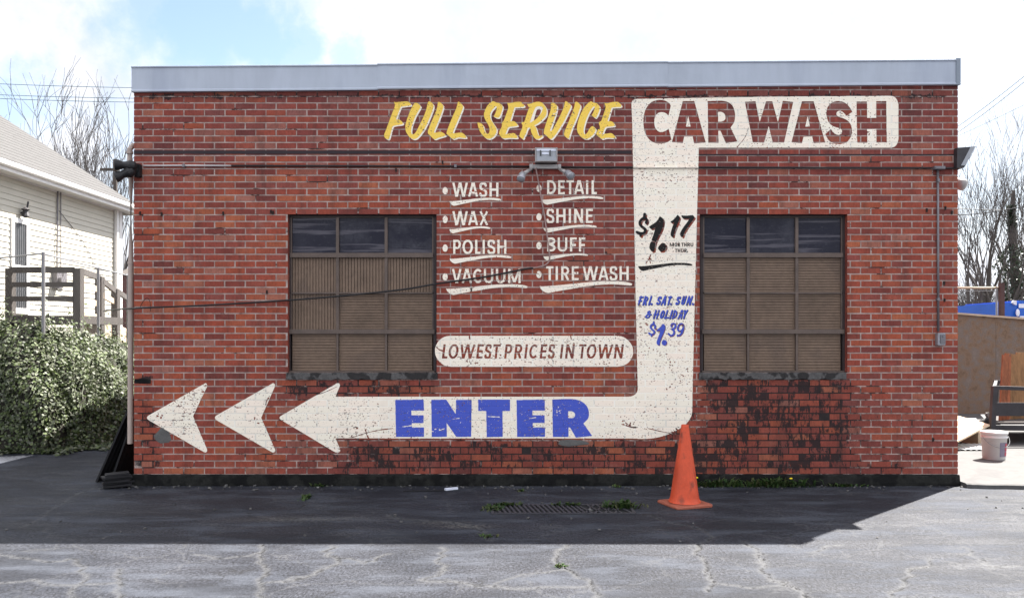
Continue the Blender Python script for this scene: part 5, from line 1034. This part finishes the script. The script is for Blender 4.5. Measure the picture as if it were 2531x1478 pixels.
# ------------------------------------------------------------------ left neighbour: ivy bank, fence, porch rail, house
def build_left():
    r = random.Random(21)
    base = [(-11, 2.0), (-7.4, 2.15), (-5.95, 2.2), (-5.55, 2.55), (-5.35, 3.1), (-5.3, 5), (-5.4, 9), (-5.6, 16)]
    top = [(-11, 4.6), (-7.75, 3.75), (-6.75, 3.35), (-6.6, 3.9), (-6.75, 4.8), (-7.1, 6.6), (-7.7, 9.5), (-8.6, 16)]
    topz = [1.85, 1.74, 1.66, 1.52, 1.44, 1.38, 1.35, 1.35]
    def interp(L, t):
        t = max(0, min(len(L)-1.0001, t)); i = int(t); f = t-i; a, b = L[i], L[i+1]
        return tuple(a[k]+(b[k]-a[k])*f for k in range(len(a))) if isinstance(a, tuple) else a+(b-a)*f
    def surf(u, v):
        b, t, z = interp(base, u), interp(top, u), interp(topz, u)
        bul = .26*math.sin(math.pi*min(1, v*1.02))+(.10*math.sin(u*6.3+v*4)+.06*math.sin(u*15+v*9+1)+.05*math.sin(u*27-v*13))*math.sin(math.pi*v); f = v
        x = b[0]+(t[0]-b[0])*f; y = b[1]+(t[1]-b[1])*f
        ox, oy = b[0]-t[0], b[1]-t[1]; l = math.hypot(ox, oy)
        return Vector((x+ox/l*bul, y+oy/l*bul, z*(v**.92)-.02+.06*bul))
    nu, nv = 70, 14; mb = MB()
    mb.add([surf(7*i/nu, j/nv) for j in range(nv+1) for i in range(nu+1)], [(j*(nu+1)+i, j*(nu+1)+i+1, (j+1)*(nu+1)+i+1, (j+1)*(nu+1)+i) for j in range(nv) for i in range(nu)])
    o2 = len(mb.v)
    mb.add([surf(7*i/nu, 1) for i in range(nu+1)]+[Vector((-40, surf(7*i/nu, 1).y+(i/nu)*30, 1.6)) for i in range(nu+1)], [(i, i+1, nu+2+i, nu+1+i) for i in range(nu)])
    tag(mb.build('bank', M['soil'], None, True), 'raised earth bank under the ivy', 'bank', kind='structure')
    # ivy: leaf-sized faces all over the bank, thinner at the foot and in hollows
    mb = MB()
    for k in range(46000):
        u = r.uniform(.7, 6.2) if r.random() < .93 else r.uniform(0, 7); v = r.random()**.9
        if math.sin(u*5.1+2)*math.sin(v*6+u*3) > .62 and r.random() < .75: continue
        p = surf(u, v); e = .01; n = (surf(u+e, v)-p).cross(surf(u, min(1, v+e))-p if v < .98 else p-surf(u, v-e))
        if n.length < 1e-9: continue
        n.normalize()
        if n.dot(Vector((.5, -1, .5))) < 0: n = -n
        p = p+n*abs(r.gauss(0, .07))+Vector((0, 0, r.gauss(0, .02)))
        if v > .86 and r.random() < .4: p.z += abs(r.gauss(0, .11))*(1+.9*math.sin(u*9))
        if p.z < .01: p.z = r.uniform(.01, .06)
        d = (n+Vector((r.gauss(0, .55), r.gauss(0, .55), r.gauss(.2, .5)))).normalized(); a = d.cross(Vector((r.gauss(0, 1), r.gauss(0, 1), r.gauss(0, 1)))).normalized(); b = d.cross(a)
        s = r.uniform(.010, .024)
        mb.add([p-a*s, p-a*s*.3+b*s*.85, p+a*s*.5+b*s*.75, p+a*s*1.15, p+a*s*.5-b*s*.75, p-a*s*.3-b*s*.85], [(0,1,2,3),(0,3,4,5)])
    for k in range(2600):
        u = r.uniform(.9, 5.5); b = interp(base, u); o_ = abs(r.gauss(0, .16))*(.6+.6*math.sin(u*6)); t_ = interp(top, u); ln = math.hypot(b[0]-t_[0], b[1]-t_[1]); p = Vector((b[0]+(b[0]-t_[0])/ln*o_+r.gauss(0, .04), b[1]+(b[1]-t_[1])/ln*o_, r.uniform(.008, .07)))
        d = Vector((r.gauss(0, .5), r.gauss(-.2, .5), 1)).normalized(); a = d.cross(Vector((r.gauss(0, 1), r.gauss(0, 1), .2))).normalized(); b2 = d.cross(a); q = r.uniform(.014, .028)
        mb.add([p-a*q, p-a*q*.3+b2*q*.85, p+a*q*.5+b2*q*.75, p+a*q*1.15, p+a*q*.5-b2*q*.75, p-a*q*.3-b2*q*.85], [(0,1,2,3),(0,3,4,5)])
    for k in range(70):                       # woody runners showing between the leaves
        u = r.uniform(.9, 5.8); v = r.uniform(.1, .9); pts = []
        for i in range(6): pts.append(surf(u+.035*i*r.uniform(.5, 1.5), min(1, v+.05*i))+Vector((.02, -.07, .02)))
        mb.tube(pts, .006, 4, False)
    tag(mb.build('ivy', M['ivy'], None), 'thick grey green ivy covering the bank left of the brick building', 'ivy', kind='stuff')
    # house
    XW = -11.0; Y0, Y1 = 2.0, 14.6; ZE = 5.12; ZB_ = 1.45
    R = thing('white_house', 'white clapboard house with grey shingle roof on the bank at the left', 'house', (XW-3, 8, ZB_))
    mb = MB(); n = 28; h = (ZE-ZB_)/n; vs = []
    for i in range(n+1):
        z = ZB_+h*i; vs += [(XW+.016, z+.0), (XW+.016, z+.012), (XW, z+h-.002)]
    vs = vs[:3*n]; pr = []
    for i in range(n):
        z = ZB_+h*i; pr += [(XW-.004, z), (XW+.020, z+.001), (XW+.002, z+h-.0005)]
    for (ya, yb) in ((Y0, Y1-.16),):
        m = len(pr); mb.add([(p[0], y, p[1]) for y in (ya, yb) for p in pr], [(k, m+k, m+k+1, k+1) for k in range(m-1)])
    mb.box((XW-8, Y0, ZB_), (XW-.03, Y1-.02, ZE)); mb.build('siding', M['siding'], R)
    mb = MB(); mb.box((XW-.1, Y1-.16, ZB_), (XW+.03, Y1, ZE-.02)); mb.box((XW-.02, Y0, ZE-.16), (XW+.028, Y1-.165, ZE-.02)); mb.build('corner_board', M['trimwhite'], R)
    OV = .42; PT = .80; xe, ye = XW+OV, Y1+.40; k = 3.2; ze = ZE+.02
    mb = MB(); A = [(xe, Y0-4, ze), (xe, ye, ze), (xe-k, ye-k, ze+PT*k), (xe-k, Y0-4, ze+PT*k), (xe-2*k, ye, ze), (xe-2*k, Y0-4, ze)]; t = .06
    # roof planes laid in courses so that the shingle rows read
    def plane(a, b, c, d, n):
        a, b, c, d = map(Vector, (a, b, c, d)); nm = (b-a).cross(d-a).normalized(); nm = nm if nm.z > 0 else -nm
        for i in range(n):
            f0, f1 = i/n, (i+1.25)/n; f1 = min(1, f1); p0, p1 = a.lerp(d, f0), b.lerp(c, f0); q0, q1 = a.lerp(d, f1), b.lerp(c, f1); mb.add([p0+nm*.008, p1+nm*.008, q1+nm*.002, q0+nm*.002, p0, p1], [(0,1,2,3),(4,5,1,0)])
    plane(A[0], A[1], A[2], A[3], 22); plane(A[1], A[4], A[2], A[2], 22); plane(A[5], A[4], A[2], A[3], 6); mb.build('roof', M['shingle'], R)
    mb = MB(); mb.tube([(xe+.03, Y0-4, ze-.04), (xe+.03, ye+.03, ze-.04)], .065, 10); mb.box((xe-.03, Y0-4, ze-.18), (xe-.005, ye, ze-.005)); mb.box((XW-2*k+.5, ye-.02, ze-.18), (xe-.031, ye, ze-.005)); mb.box((XW+.029, Y0-4, ze-.15), (xe-.032, ye-.02, ze-.13)); mb.build('gutter', M['trimwhite'], R)
    def HP(px, py):      # point on the siding plane seen at a photo pixel
        d = XW/((px-CX)*K); return Vector((XW, D*d-D, EYE+(HZ-py)*K*d))
    a, b = HP(24, 0).y, HP(68, 0).y; z0, z1 = 2.0, HP(45, 541).z; mb = MB()
    for q in ((a, a+.1, z0, z1), (b-.1, b, z0, z1)): mb.box((XW+.005, q[0], q[2]), (XW+.05, q[1], q[3]))
    mb.box((XW+.005, a+.101, z1-.1), (XW+.05, b-.101, z1)); mb.box((XW+.005, a+.101, z0), (XW+.05, b-.101, z0+.12)); mb.box((XW+.005, a+.101, (z0+z1)/2-.04), (XW+.046, b-.101, (z0+z1)/2+.02)); d_ = mb.build('door', M['trimwhite'], R)
    mb = MB(); mb.box((XW+.006, a+.102, z0+.121), (XW+.020, b-.102, z1-.101)); mb.build('pane', M['doorglass'], d_)
    mb = MB(); m = 7
    for i in range(m): y = a+.12+(b-a-.24)*i/(m-1); mb.bar((XW+.035, y, z0+.122), (XW+.035, y, z1-.102), .012, .012)
    mb.build('door_bars', M['greymetal'], d_)
    c = HP(50, 528); mb = MB(); mb.lathe([(.02, -.1), (.09, -.06), (.07, .0), (.05, .06), (.09, .09), (.02, .14)], c+Vector((.12, 0, 0)), 10); mb.tube([c, c+Vector((.1, 0, .05))], .02, 6); mb.tube([c+Vector((.1, .06, .05)), c+Vector((.12, .1, .28))], .02, 6); mb.build('porch_lamp', M['lampdark'], R)
    p = HP(282, 500); mb = MB(); mb.box((XW+.03, p.y-.05, ZB_), (XW+.11, p.y+.05, ze-.1)); mb.build('downspout', M['trimwhite'], R)
    p = HP(137, 500); mb = MB(); mb.tube([(XW+.04, p.y, 2.6), (XW+.05, p.y-.02, 3.6), (XW+.04, p.y+.03, ze-.15)], .018, 6); mb.tube([(XW+.04, p.y+.16, 2.7), (XW+.04, p.y+.16, ze-.15)], .012, 6)
    mb.tube(opensm3([(XW+.03, p.y+.1, ze-.6), (XW+.03, p.y+1.2, 3.9), (XW+.03, p.y+2.0, 3.1)]), .008, 5); mb.build('service_cable', M['conduit_grey'], R)
    mb = MB(); q = HP(134, 690); mb.box((XW+.02, q.y-.12, q.z-.22), (XW+.14, q.y+.10, q.z+.2)); mb.tube([(XW+.14, q.y-.01, q.z-.02), (XW+.22, q.y-.01, q.z-.02)], .08, 12); q = HP(150, 690); mb.box((XW+.02, q.y-.06, q.z-.16), (XW+.10, q.y+.10, q.z+.16)); mb.build('meter_box', M['conduit_grey'], R)
    # porch rail and ramp
    R = thing('porch_railing', 'weathered grey wooden porch railing with ramp before the white house', 'railing', (-8.6, 6.9, 1.6))
    Y = 6.9; P = lambda px, py, y=Y: S2W(px, py, y); post = MB()
    def rail(p, q, w, h, m='woodgrey'): mb = MB(); mb.bar(p, q, w, h*1.3); mb.build('rail', M[m], R)
    def pst(px, t, b, y, w=.09): w *= 1.4; mb = MB(); a, c = P(px, t, y), P(px, b, y); mb.box((a.x-w/2, y-w/2, c.z-.4), (a.x+w/2, y+w/2, a.z)); mb.build('post', M['woodgrey'], R)
    pst(26, 664, 815, Y); pst(194, 664, 818, Y, .1); Y2 = 8.7; pst(247, 684, 815, Y2, .1); Y3 = 9.8; pst(286, 716, 810, Y3, .1)
    for py, h in ((668, .085), (704, .07), (739, .07)): rail(P(31, py)+Vector((0, -.05, 0)), P(188, py)+Vector((0, -.05, 0)), .04, h)
    for a, b, m in (((199,670),(246,686),'woodgrey'),((200,706),(240,715),'woodtan'),((200,744),(238,750),'woodtan'),((200,778),(240,784),'woodtan'),((253,694),(286,720),'woodgrey'),((253,730),(282,746),'woodtan'),((290,720),(318,740),'woodgrey')):
        ya = Y if a[0] < 210 else (Y2 if a[0] < 260 else Y3); yb = Y2 if b[0] < 250 else (Y3 if b[0] < 290 else 11); rail(P(a[0], a[1], ya), P(b[0], b[1], yb), .05, .09, m)
    mb = MB(); a, b = P(20, 780), P(200, 800); mb.box((a.x, Y-.02, b.z), (b.x, Y+1.6, a.z)); mb.build('deck', M['woodgrey'], R)
    mb = MB(); A = [P(200, 783, Y+.1), P(246, 792, Y2), P(312, 820, 11), P(312, 812, 11.2), P(246, 784, Y2+1), P(200, 780, Y+1)]; mb.add(A+[v-Vector((0, 0, .3)) for v in A], [(0,1,4,5),(1,2,3,4),(0,6,7,1),(1,7,8,2)]); mb.build('ramp', M['woodtan'], R)
    # chain link fence on the bank
    R = thing('chain_link_fence', 'thin chain link fence with pipe rail on top of the ivy bank', 'fence', (-6.8, 4, 1.7))
    pts = [S2W(-120, 645, 4.6), S2W(107, 625, 3.2), S2W(243, 663, 5.65), S2W(316, 682, 7.25)]; pts[0].z = pts[1].z = 2.63; pts[2].z = pts[3].z = 2.64
    mb = MB(); mb.tube(pts, .013, 8); mb.build('top_rail', M['greymetal'], R)
    for i, p in enumerate(pts[1:]+[pts[0].lerp(pts[1], .15)]):
        mb = MB(); mb.tube([(p.x, p.y, 1.2), (p.x, p.y, p.z+.02)], .024 if i < 2 else .02, 10); mb.build('post', M['greymetal'], R)
    mb = MB()
    for a, b in zip(pts, pts[1:]):
        L = (b-a).length; n = int(L/.085); H = 1.1
        for i in range(-int(H/.085), n):
            for sg in (0, 1):
                s0, s1 = i*.085, i*.085+H
                if sg: za, zb = a.z-H, a.z
                else: za, zb = a.z, a.z-H
                f0, f1 = max(0, s0)/L, min(L, s1)/L
                if f1 <= f0: continue
                z0 = za+(zb-za)*((f0*L-s0)/H); z1 = za+(zb-za)*((f1*L-s0)/H); p, q = a.lerp(b, f0), a.lerp(b, f1); mb.tube([(p.x, p.y, z0-.02), (q.x, q.y, z1-.02)], .0010, 3, False)
    mb.build('wire_mesh', M['meshwire'], R)
    # slim pole with crossbar and maroon shed beyond the house corner
    p = S2W(285, 480, 19); R = thing('utility_pole', 'slim dark pole with a short crossbar rising behind the house roof', 'pole', (p.x, 19, 0)); mb = MB(); t = S2W(285, 394, 19); mb.tube([(p.x, 19, 0), t], [.09, .07], 8); mb.build('shaft', M['barkdark'], R)
    mb = MB(); c = S2W(285, 421, 19); mb.bar((c.x-.45, 18.9, c.z), (c.x+.2, 18.9, c.z), .08, .08); mb.build('crossbar', M['barkdark'], R)
    a, b = S2W(302, 678, 16.5), S2W(330, 660, 16.5); mb = MB(); mb.box((a.x, 16.5, 0), (a.x+3, 19, a.z)); wl_ = mb
    R = thing('maroon_shed', 'maroon shed glimpsed between white house and downspout', 'shed', (a.x+1.5, 17.5, 0)); wl_.build('wall', M['redshed'], R); mb = MB(); mb.add([(a.x-.1, 16.3, a.z), (a.x+3.1, 16.3, a.z), (a.x+3.1, 17.7, b.z+.2), (a.x-.1, 17.7, b.z+.2), (a.x-.1, 19.2, a.z), (a.x+3.1, 19.2, a.z)], [(0,1,2,3),(3,2,5,4)]); mb.build('roof', M['barkdark'], R)
# ------------------------------------------------------------------ bare trees
def tree(name, lab, base, H, seed, m, spread=.55, levels=5, tr=.16, trunk_f=.32, grp=None, twig=.009, up=.40, nk=(2, 3)):
    r = random.Random(seed); R = thing(name, lab, 'tree', base, grp); trunk = MB(); crown = MB(); base = Vector(base)
    def grow(p, d, L, rad, lv):
        n = 5 if lv <= 1 else (4 if lv == 2 else 3); pts = [p]; rs = [rad]; dd = d.copy()
        for i in range(n):
            dd = (dd+Vector((r.gauss(0, .07), r.gauss(0, .07), r.gauss(.04, .05)))*(1+.35*lv)).normalized(); pts.append(pts[-1]+dd*L/n); rs.append(rad*(1-.42*(i+1)/n) if lv < levels else max(twig*.5, rad*(1-.7*(i+1)/n)))
        (trunk if lv == 0 else crown).tube(pts, rs, 9 if lv == 0 else (6 if lv == 1 else (4 if lv == 2 else 3)), lv < 2)
        if lv >= levels: return
        c = r.randint(*nk) if lv else r.randint(5, 6)
        for k in range(c):
            t = 1-(k/c)*(.55 if lv else .42); f = t*n; i = min(n-1, int(f)); q = pts[i].lerp(pts[i+1], f-i); az = r.random()*6.283
            side = Vector((math.cos(az), math.sin(az), 0)); nd_ = (dd*(1.0 if k else 1.5)+side*spread*(r.uniform(.5, 1.25) if k else .25)+Vector((0, 0, up))).normalized()
            grow(q, nd_, L*r.uniform(.66, .92)*(1 if lv else 1.05), max(twig, rs[min(i+1, n)]*r.uniform(.58, .82)), lv+1)
    grow(base, Vector((r.gauss(0, .04), r.gauss(0, .04), 1)).normalized(), H*trunk_f, tr, 0)
    sc = H/float(np.percentile([v[2] for v in crown.v], 98.5))
    for q in (trunk, crown): q.v = [(base.x+(v[0]-base.x)*sc, base.y+(v[1]-base.y)*sc, v[2]*sc) for v in q.v]
    trunk.build('trunk', m, R, True); crown.build('crown', m, R); return R
def build_trees():
    g = 'bare trees behind the white house'
    def at(px, Y): v = S2W(px, 800, Y); return (v.x, Y, 0)
    tree('bare_tree', 'tallest bare tree behind the house roof, with a wide fan of branches', at(188, 26), 12.6, 11, M['bark'], .85, 5, .26, .27, g, .012)
    tree('bare_tree', 'bare tree half hidden by the roof at the far left of the photo', at(40, 27), 12.2, 5, M['bark'], .85, 5, .22, .30, g, .012)
    tree('bare_tree', 'small bare tree between roof hip and brick corner, beside the slim pole', at(268, 22), 9.2, 23, M['bark'], .5, 5, .14, .28, g, .011)
    tree('bare_tree', 'slender bare tree just left of the slim pole', at(228, 30), 11.8, 31, M['bark'], .42, 5, .15, .34, g, .013)
    g = 'bare trees beyond the brown wall'
    tree('bare_tree', 'bare forked tree nearest the brick corner beyond the brown wall', at(2408, 17), 7.6, 41, M['barkdark'], .5, 5, .15, .32, g, .008)
    tree('bare_tree', 'tall slender bare tree reaching highest beyond the brown wall', at(2425, 24), 10.6, 43, M['barkdark'], .42, 5, .16, .38, g, .008)
    tree('bare_tree', 'bare tree with drooping twigs between the forked tree and ivy trunk', at(2462, 19), 7.2, 47, M['barkdark'], .65, 5, .17, .32, g, .008)
    tree('bare_tree', 'dense bare tree behind the blue container', at(2512, 26), 9.2, 53, M['barkdark'], .6, 5, .18, .3, g, .009)
    tree('bare_tree', 'distant bare tree rising over the blue container', at(2560, 22), 8.0, 59, M['barkdark'], .6, 5, .18, .3, g, .009)
    # tree wrapped in dark ivy
    R = thing('ivy_clad_tree', 'tree trunk wrapped in dark green ivy behind the blue container', 'tree', at(2512, 20)); b = Vector(at(2512, 20)); r = random.Random(77)
    mb = MB(); mb.tube([b, b+Vector((.05, 0, 2.5)), b+Vector((-.15, 0, 5.2)), b+Vector((-.1, 0, 6.6))], [.2, .17, .13, .06], 9); mb.build('trunk', M['barkdark'], R)
    mb = MB()
    for i in range(3600):
        z = r.uniform(.4, 6.1); w = (.34+.22*math.sin(z*2.1)+.12*math.sin(z*5))*(1 if z < 4.8 else .6); a = r.random()*6.28; q = b+Vector((math.cos(a)*w*r.uniform(.5, 1.1)-.03*z, math.sin(a)*w*r.uniform(.5, 1.1), z)); s = r.uniform(.03, .07); u = Vector((r.gauss(0, 1), r.gauss(0, 1), r.gauss(0, 1))).normalized(); v = u.cross(Vector((r.gauss(0, 1), r.gauss(0, 1), 1))).normalized()
        mb.add([q-u*s, q-v*s*.6, q+u*s, q+v*s*.6], [(0,1,2,3)])
    mb.build('ivy_leaves', M['ivydark'], R)
    # far brush reads as one mass of twigs
    mb = MB(); r = random.Random(91)
    for i in range(6000):
        Y = r.uniform(27, 42); d = (Y+D)/D; px = r.uniform(2300, 2640) if i < 3200 else r.uniform(1300, 3100); x = (px-CX)*K*d; h = r.uniform(1.0, 4.6)*(.75+.4*math.sin(px/21)); a = r.gauss(0, .35); p = Vector((x, Y, 0)); mid = p+Vector((a*h*.3, 0, h*.55)); q = mid+Vector((r.gauss(0, .25)*h, 0, h*.45))
        mb.tube([p, mid, q], [.028, .018, .007], 3, False)
        for k in range(3): s = p.lerp(q, r.uniform(.3, .9)); mb.tube([s, s+Vector((r.gauss(0, .35), r.gauss(0, .2), r.uniform(.1, .7)))], [.011, .006], 3, False)
    tag(mb.build('thicket', M['bark'], None), 'grey brown bare thicket far beyond the brown wall', 'thicket', kind='stuff')
# ------------------------------------------------------------------ right neighbour: wall, posts, blue containers
def build_right():
    Y = 7.0; P = lambda px, py, y=Y: S2W(px, py, y)
    R = thing('brown_wall', 'weathered brown board wall closing the yard right of the building', 'wall', (P(2450, 0).x, Y, 0))
    x0 = P(2300, 900).x; xs = [x0+1.22*i for i in range(7)]
    zt = lambda x: P(2370, 778).z+(P(2531, 790).z-P(2370, 778).z)*(x-P(2370, 0).x)/(P(2531, 0).x-P(2370, 0).x)
    for i, (a, b) in enumerate(zip(xs, xs[1:])):
        mb = MB(); a += .003; b -= .003; dy = .004*(i % 2); mb.add([(a, Y+dy, .03), (b, Y+dy, .03), (b, Y+dy, zt(b)), (a, Y+dy, zt(a)), (a, Y+.03, .03), (b, Y+.03, .03), (b, Y+.03, zt(b)), (a, Y+.03, zt(a))], [(0,1,2,3),(7,6,5,4),(0,4,5,1),(1,5,6,2),(2,6,7,3),(3,7,4,0)]); mb.build('panel', M['osb'], R)
    mb = MB(); mb.bar((xs[0], Y+.01, zt(xs[0])+.02), (xs[-1], Y+.01, zt(xs[-1])+.02), .09, .035); mb.build('coping', M['woodtan'], R)
    p = P(2475.5, 790, 7.2); t = P(2475.5, 701, 7.2); w = .038
    R = thing('steel_post', 'brown square steel post standing behind the brown wall', 'post', (p.x, 7.2, 0)); mb = MB(); mb.box((p.x-w, 7.2-w, 0), (p.x+w, 7.2+w, t.z)); mb.build('shaft', M['brownsteel'], R); mb = MB(); mb.box((p.x-w-.006, 7.2-w-.006, t.z+.0005), (p.x+w+.006, 7.2+w+.006, t.z+.012)); mb.build('cap', M['brownsteel'], R)
    R = thing('pipe_frame', 'grey pipe frame with level rail running from the building to the brown post', 'frame', (P(2420, 0, 7.25).x, 7.25, 0))
    a, b = P(2330, 711.5, 7.25), P(2471, 711.5, 7.25); mb = MB(); mb.tube([a, b], .022, 10); mb.build('rail', M['woodtan'], R, True)
    c = P(2463.5, 711, 7.25); mb = MB(); mb.tube([(c.x, 7.25, 0), (c.x, 7.25, c.z+.03)], .018, 8); mb.build('upright', M['greymetal'], R, True)
    a2, b2 = P(2330, 719, 7.3), P(2460, 719, 7.3); mb = MB(); mb.tube([a2, b2], .007, 6); mb.build('brace_wire', M['greymetal'], R)
    # blue container, long side running away, with remains of white lettering along its foot
    Y = 10.2; R = thing('blue_container', 'low blue container with white lettering behind the left part of brown wall', 'container', (P(2420, 0, Y).x, Y+1, 0))
    A, B_ = P(2374, 766, 13.0), P(2460, 754, Y); A0 = P(2374, 790, 13.0); mb = MB(); z0 = 0
    q = [(A.x, 13, 0), (B_.x, Y, 0), (B_.x, Y, B_.z), (A.x, 13, A.z)]; mb.add(q+[(v[0]+1.6, v[1]+1.0, v[2]) for v in q], [(0,1,2,3),(7,6,5,4),(0,4,5,1),(1,5,6,2),(2,6,7,3),(3,7,4,0)]); mb.build('container_body', M['bluebox'], R)
    mb = MB(); v0, v1 = Vector((A.x, 13, A.z)), Vector((B_.x, Y, B_.z)); mb.bar(v0+Vector((-.03, -.03, .02)), v1+Vector((-.03, -.03, .02)), .06, .07); mb.bar(v0+Vector((-.03, -.03, -.28)), v1+Vector((-.03, -.03, -.28)), .03, .04); mb.build('rim', M['bluebox'], R)
    mb = MB(); nrm = (v1-v0).cross(Vector((0, 0, 1))).normalized()
    if nrm.dot(camo.location-(v0+v1)/2) < 0: nrm = -nrm
    for px, t, b in ((2397.5,770,778),(2402,770,778),(2425,767,781),(2434,775,782),(2441,774,782),(2450,774,784),(2457,773,785)):
        f = (px-2374)/(2460-2374); d0 = (13+D)/D; d1 = (Y+D)/D; f = f*d0/(d1+f*(d0-d1)); p = v0.lerp(v1, f)+nrm*.012; d = (p.y+D)/D; za, zb = EYE+(HZ-t)*K*d, EYE+(HZ-b)*K*d; u = (v1-v0).normalized(); u.z = 0; ww = .028
        mb.add([(p.x-u.x*ww, p.y-u.y*ww, zb), (p.x+u.x*ww, p.y+u.y*ww, zb), (p.x+u.x*ww, p.y+u.y*ww, za), (p.x-u.x*ww, p.y-u.y*ww, za)], [(0,1,2,3)])
    mb.build('lettering', M['offwhite'], R)
    Y = 9.4; R = thing('blue_container', 'taller blue container with white labels behind the right part of brown wall', 'container', (P(2520, 0, Y).x, Y+1, 0))
    a, b, c = P(2483, 748.5, Y), P(2516, 748.5, Y), P(2516, 743, Y); mb = MB(); mb.box((a.x, Y, 0), (b.x-.0, Y+2, a.z)); mb.box((b.x+.005, Y-.03, 0), (b.x+3.4, Y+2.02, c.z)); mb.box((a.x-.05, Y-.02, 0), (a.x-.004, Y+.05, a.z+.02)); mb.build('container_body', M['bluebox'], R)
    mb = MB(); u = P(2518.5, 751, Y-.04); v = P(2545, 761, Y-.04); mb.box((u.x, Y-.038, v.z), (v.x, Y-.0305, u.z)); u = P(2521, 781, Y-.04); v = P(2550, 791, Y-.04); mb.box((u.x, Y-.038, v.z), (v.x, Y-.0305, u.z)); mb.build('label_plate', M['offwhite'], R)
    mb = MB(); e = P(2515.5, 773, Y-.06); mb.lathe([(.002, -.02), (.05, -.016), (.056, 0), (.05, .016), (.002, .02)], e, 14, Matrix.Rotation(math.pi/2, 3, 'X')@Matrix.Diagonal((.7, 1.5, 1))); mb.build('oval_badge', M['offwhite'], R)
    mb = MB(); pts = [P(2502, 748, Y-.06), P(2506, 742, Y-.06), P(2513, 743, Y-.06), P(2513, 754, Y-.06), P(2508, 753, Y-.06)]; mb.add(pts+[v+Vector((0, .05, 0)) for v in pts], [(4,3,2,1,0),(5,6,7,8,9)]+[(k, (k+1) % 5, 5+(k+1) % 5, 5+k) for k in range(5)]); mb.build('white_tarp_corner', M['offwhite'], R)
def build_wires():
    def wire(p, q, sag, rad, m, lab):
        a, b = Vector(p), Vector(q); mb = MB(); mb.tube([a.lerp(b, t/14)-Vector((0, 0, sag*4*(t/14)*(1-t/14))) for t in range(15)], rad, 5); tag(mb.build('overhead_wire', M[m], None, True), lab, 'wire', 'overhead wires')
    for i, (y0, y1, l) in enumerate(((199, 208, 'top overhead wire of three crossing behind the left trees'), (227, 233, 'middle overhead wire of three crossing behind the left trees'), (236, 243, 'lowest overhead wire of three crossing behind the left trees'))):
        wire(S2W(-300, y0-8, 34), S2W(700, y1+8, 38), .25, .022, 'wire', l)
    wire(S2W(2345, 328, 30), S2W(2760, -10, 16), .2, .013, 'wire', 'upper of two steep overhead wires at top right'); wire(S2W(2352, 338, 30), S2W(2760, 2, 16), .2, .013, 'wire', 'lower of two steep overhead wires at top right')
    wire(S2W(2300, 208, 34), S2W(2760, 186, 34), .1, .014, 'wire', 'level overhead wire high beside the roof edge at right'); wire(S2W(2260, 382, 26), S2W(2760, 140, 22), .15, .009, 'wire', 'faint slanting overhead wire below the steep pair')
    wire(S2W(2330, 532, 21), S2W(2760, 430, 17), .35, .016, 'wiredark', 'dark overhead wire crossing in front of the right trees, upper'); wire(S2W(2330, 515, 24), S2W(2760, 512, 24), .1, .014, 'wiredark', 'dark level overhead wire among the right trees')
M['ivydark'] = mat_leaf('dark_ivy_leaves', [(.012,.022,.012), (.022,.035,.018), (.035,.050,.026)], .4, .5, .15)
build_ground(); build_building(); build_signs(); build_fixtures(); build_lot(); build_left(); build_right(); build_trees(); build_wires()
